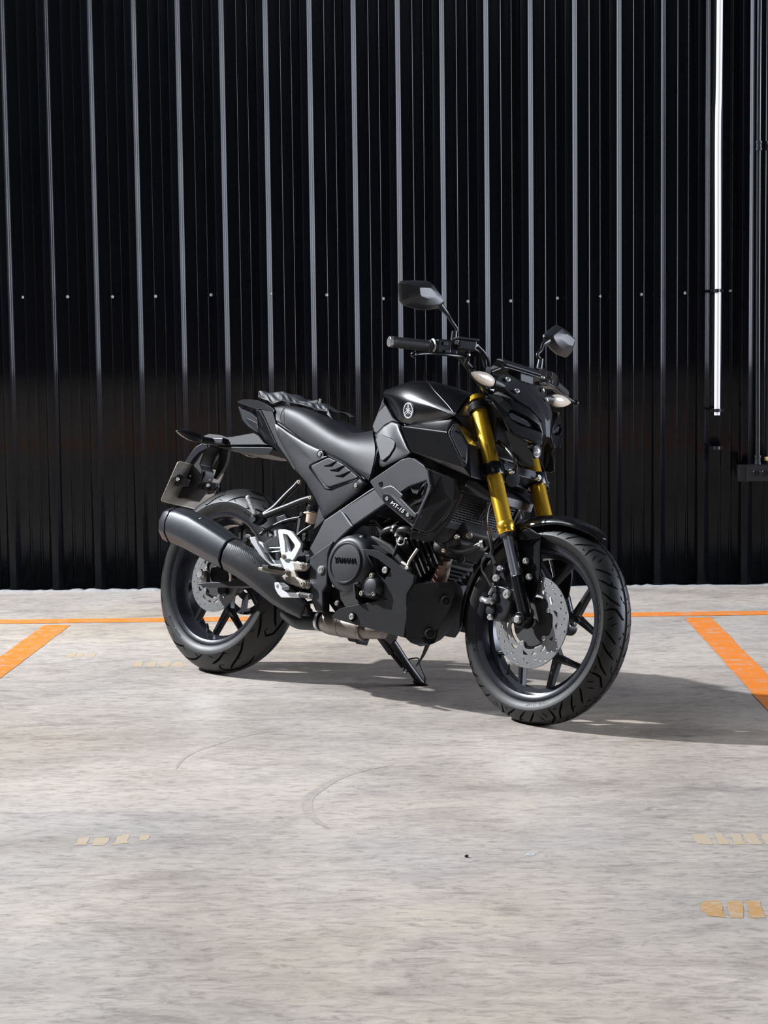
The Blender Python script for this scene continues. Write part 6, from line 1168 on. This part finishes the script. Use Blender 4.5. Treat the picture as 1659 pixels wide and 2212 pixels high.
for sg in (1, -1):
    tip, bas = [(-0.1584,-0.205,0.782),(-0.1376,-0.105,0.7718)]; tip = (tip[0], tip[1] * sg, tip[2]); bas = (bas[0], bas[1] * sg, bas[2])
    ind = teardrop(tip, bas, .014, .0165, 'matte', bike, dx=.004, name='rear_indicator')
    teardrop(tip, bas, .014, .0165, 'lens', ind, dx=-.004, sc=.95)['label'] = 'clear lens'
    obj('indicator_stalk', MB().tube([bas, lerp(bas, (bas[0] + .02, -.04 * sg, bas[2] + .004), .5), (bas[0] + .02, -.035 * sg, bas[2] + .004)], [.0125, .0115, .013], 16, 4), 'rubber', ind)
    obj('stalk_cover', MB().box((bas[0] + .035, -.045 * sg, bas[2] + .006), (.06, .05, .022)), 'muffler' if sg == 1 else 'satin', ind, bevel=.005)

# ---- sidestand on the far side
ft = V((.684, .253, .066)); tp_ = V((.640, .095, .215))
sd = empty('sidestand', parent=bike)
md_ = tp_ + (ft - tp_) * .62
obj('stand_leg', MB().tube([tp_, tp_ + (ft - tp_) * .3, md_, ft + V((0, 0, .006))], [.0135, .013, .012, .0125], 12, 4), 'satin', sd)
dn = V((0, .2447, -.9696))  # world down in the bike's leaned frame
dn = V((0, -sin(.24719), -cos(.24719)))
fz = Matrix((V((.97, .2, 0)).normalized(), V((-.2, .97, 0)).normalized(), V((0, 0, 1)))).transposed()
upw = -dn; e1_ = V((1, 0, 0)); e2_ = upw.cross(e1_)
obj('stand_foot', MB().lathe(ft + upw * .003, upw, [(-.0035, .026), (0, .028), (.003, .024)], 16), 'satin', sd)
obj('stand_bracket', MB().prism([(.60, .085, .24), (.70, .085, .24), (.69, .085, .19), (.66, .105, .175), (.62, .085, .20)], (0, .014, 0)), 'satin', sd, bevel=.003)
so_ = V((-.03, -.006, .0))
obj('stand_spring_cover', MB().cyl(tp_ + so_ + V((-.006, 0, .0)), tp_ + (ft - tp_) * .42 + so_, .0135, n=20), 'rubber', sd)
s0_ = tp_ + (ft - tp_) * .42 + so_; s1_ = tp_ + (ft - tp_) * .68 + V((-.022, -.003, 0)); sdn = (s1_ - s0_); g1 = sdn.orthogonal().normalized(); g2 = sdn.normalized().cross(g1)
obj('stand_spring', MB().tube([s0_ + sdn * (i / 96) + (g1 * cos(i * .785) + g2 * sin(i * .785)) * .0085 for i in range(97)], .0018, 6, 1), 'metaldark', sd)
obj('spring_hook', MB().tube([s1_, s1_ + V((.006, 0, -.006)), s1_ + V((.0, 0, -.014)), s1_ + V((.012, 0, -.018)), s1_ + V((.022, 0, -.010))], .0022, 6, 3), 'metaldark', sd)
hk = [(0.642,0.2,0.1295),(0.6606,0.205,0.1396),(0.6864,0.21,0.147),(0.6926,0.215,0.1441),(0.6931,0.225,0.1282),(0.6983,0.24,0.1065),(0.7006,0.25,0.0907),(0.6931,0.262,0.0733)]
obj('stand_tang', MB().tube(hk, .0024, 8, 4), 'satin', sd)
obj('drain_hose', MB().tube([(0.9255,-0.02,0.2037),(0.9161,-0.02,0.1768),(0.9066,-0.02,0.15),(0.8868,-0.02,0.1171)], [.007, .0065, .0045, .002], 8, 4), 'rubber', bike)

# ================================================================ crumpled cloth on the passenger seat
def pw(p): return bike.matrix_world @ V(p)
top_o = [(0.0551,-0.06,0.9236),(0.0419,-0.05,0.9577),(0.056,-0.05,0.9567),(0.0857,-0.05,0.9481),(0.1273,-0.05,0.9533),(0.1528,-0.046,0.9573),(0.1852,-0.045,0.9426),(0.2244,-0.045,0.9278),(0.2789,-0.045,0.922),(0.3131,-0.04,0.9182),(0.3433,-0.04,0.9133),(0.3704,-0.04,0.9019)]
bot_o = [(0.0769,-0.07,0.9129),(0.0759,-0.075,0.9261),(0.1225,-0.08,0.9178),(0.1544,-0.085,0.9063),(0.183,-0.085,0.9131),(0.1901,-0.075,0.9176),(0.2156,-0.07,0.9158),(0.2523,-0.07,0.9109),(0.3052,-0.068,0.9024),(0.3423,-0.065,0.8929),(0.3689,-0.062,0.8908),(0.3879,-0.06,0.8873)]
clth = tag(empty('crumpled_cloth', pw((.17, -.0, .93))), 'crumpled black cloth lying across the hump of the motorcycle seat', 'cloth')
inv = clth.matrix_world; clth.location = pw((.17, 0, .93))
cl0 = clth.location
rng = random.Random(8)
bpy.context.view_layer.update(); _dg = bpy.context.evaluated_depsgraph_get()
_under = [o.evaluated_get(_dg) for o in bike.children if o.name.split('.')[0] in ('seat', 'tail_cowl', 'seat_base', 'tail_side', 'tail_infill', 'side_cover', 'tail_lamp', 'subframe')]
def push(p):
    for _ in range(4):
        for o in _under:
            ok, loc, nrm, i = o.closest_point_on_mesh(p, distance=.08)
            if ok and (p - loc).dot(nrm) < .009: p = loc + nrm * .0098
    return p
def sheet(name, edge_a, edge_b, nv, amp, m='cloth', seed=1, up=.0):
    r_ = random.Random(seed); A_ = []; n = len(edge_a)
    ph = [r_.uniform(0, 6) for _ in range(6)]
    rows = []
    for j in range(nv):
        v = j / (nv - 1); row = []
        for i in range((n - 1) * 4 + 1):
            f = i / 4; k_ = min(int(f), n - 2); u = f - k_
            a = V(lerp(edge_a[k_], edge_a[k_ + 1], u)); b = V(lerp(edge_b[k_], edge_b[k_ + 1], u))
            p = a.lerp(b, v); w_ = amp * sin(pi * v) if 1 else amp
            p += V((0, -.35, 1)) * (w_ * (sin(i * .55 + ph[0] + v * 3) * .6 + sin(i * 1.3 + ph[1] - v * 5) * .4) + up * sin(pi * v))
            row.append(pw(push(p)) - cl0)
        rows.append(row)
    nc = len(rows[0]); mb = MB().add([p for r in rows for p in r], [[j * nc + i, j * nc + i + 1, (j + 1) * nc + i + 1, (j + 1) * nc + i] for j in range(nv - 1) for i in range(nc - 1)])
    return obj(name, mb, m, clth, solid=.002, sub=1)
far = [(x + .03, -y * .9, z - .012) for x, y, z in top_o]
sheet('fold', top_o, bot_o, 9, .008, seed=1)
sheet('fold', top_o, far, 9, .010, seed=2, up=.004)
sheet('fold', far, [(x, y + .02, z - .006 + .012) for x, y, z in far], 5, .003, seed=3)
sheet('fold', [(0.3859,-0.062,0.8783),(0.3865,-0.06,0.8936),(0.3816,-0.05,0.8999)], [(0.4185,-0.066,0.8506),(0.4119,-0.06,0.8687),(0.3861,-0.05,0.8788)], 4, .003, seed=6)
z0 = [(0.2939,-0.02,0.9331),(0.306,-0.02,0.938),(0.305,-0.02,0.9225)]
obj('buckle', MB().tube([pw(z0[1]) - cl0, pw(z0[2]) - cl0], .004, 8, 1), 'aludirty', clth)
obj('strap_end', MB().prism([pw(p) - cl0 for p in [(0.248,-0.02,0.9271),(0.2907,-0.02,0.9341),(0.2941,-0.02,0.9256),(0.2813,-0.02,0.9232)]], (.003, .004, .001)), 'cloth', clth)
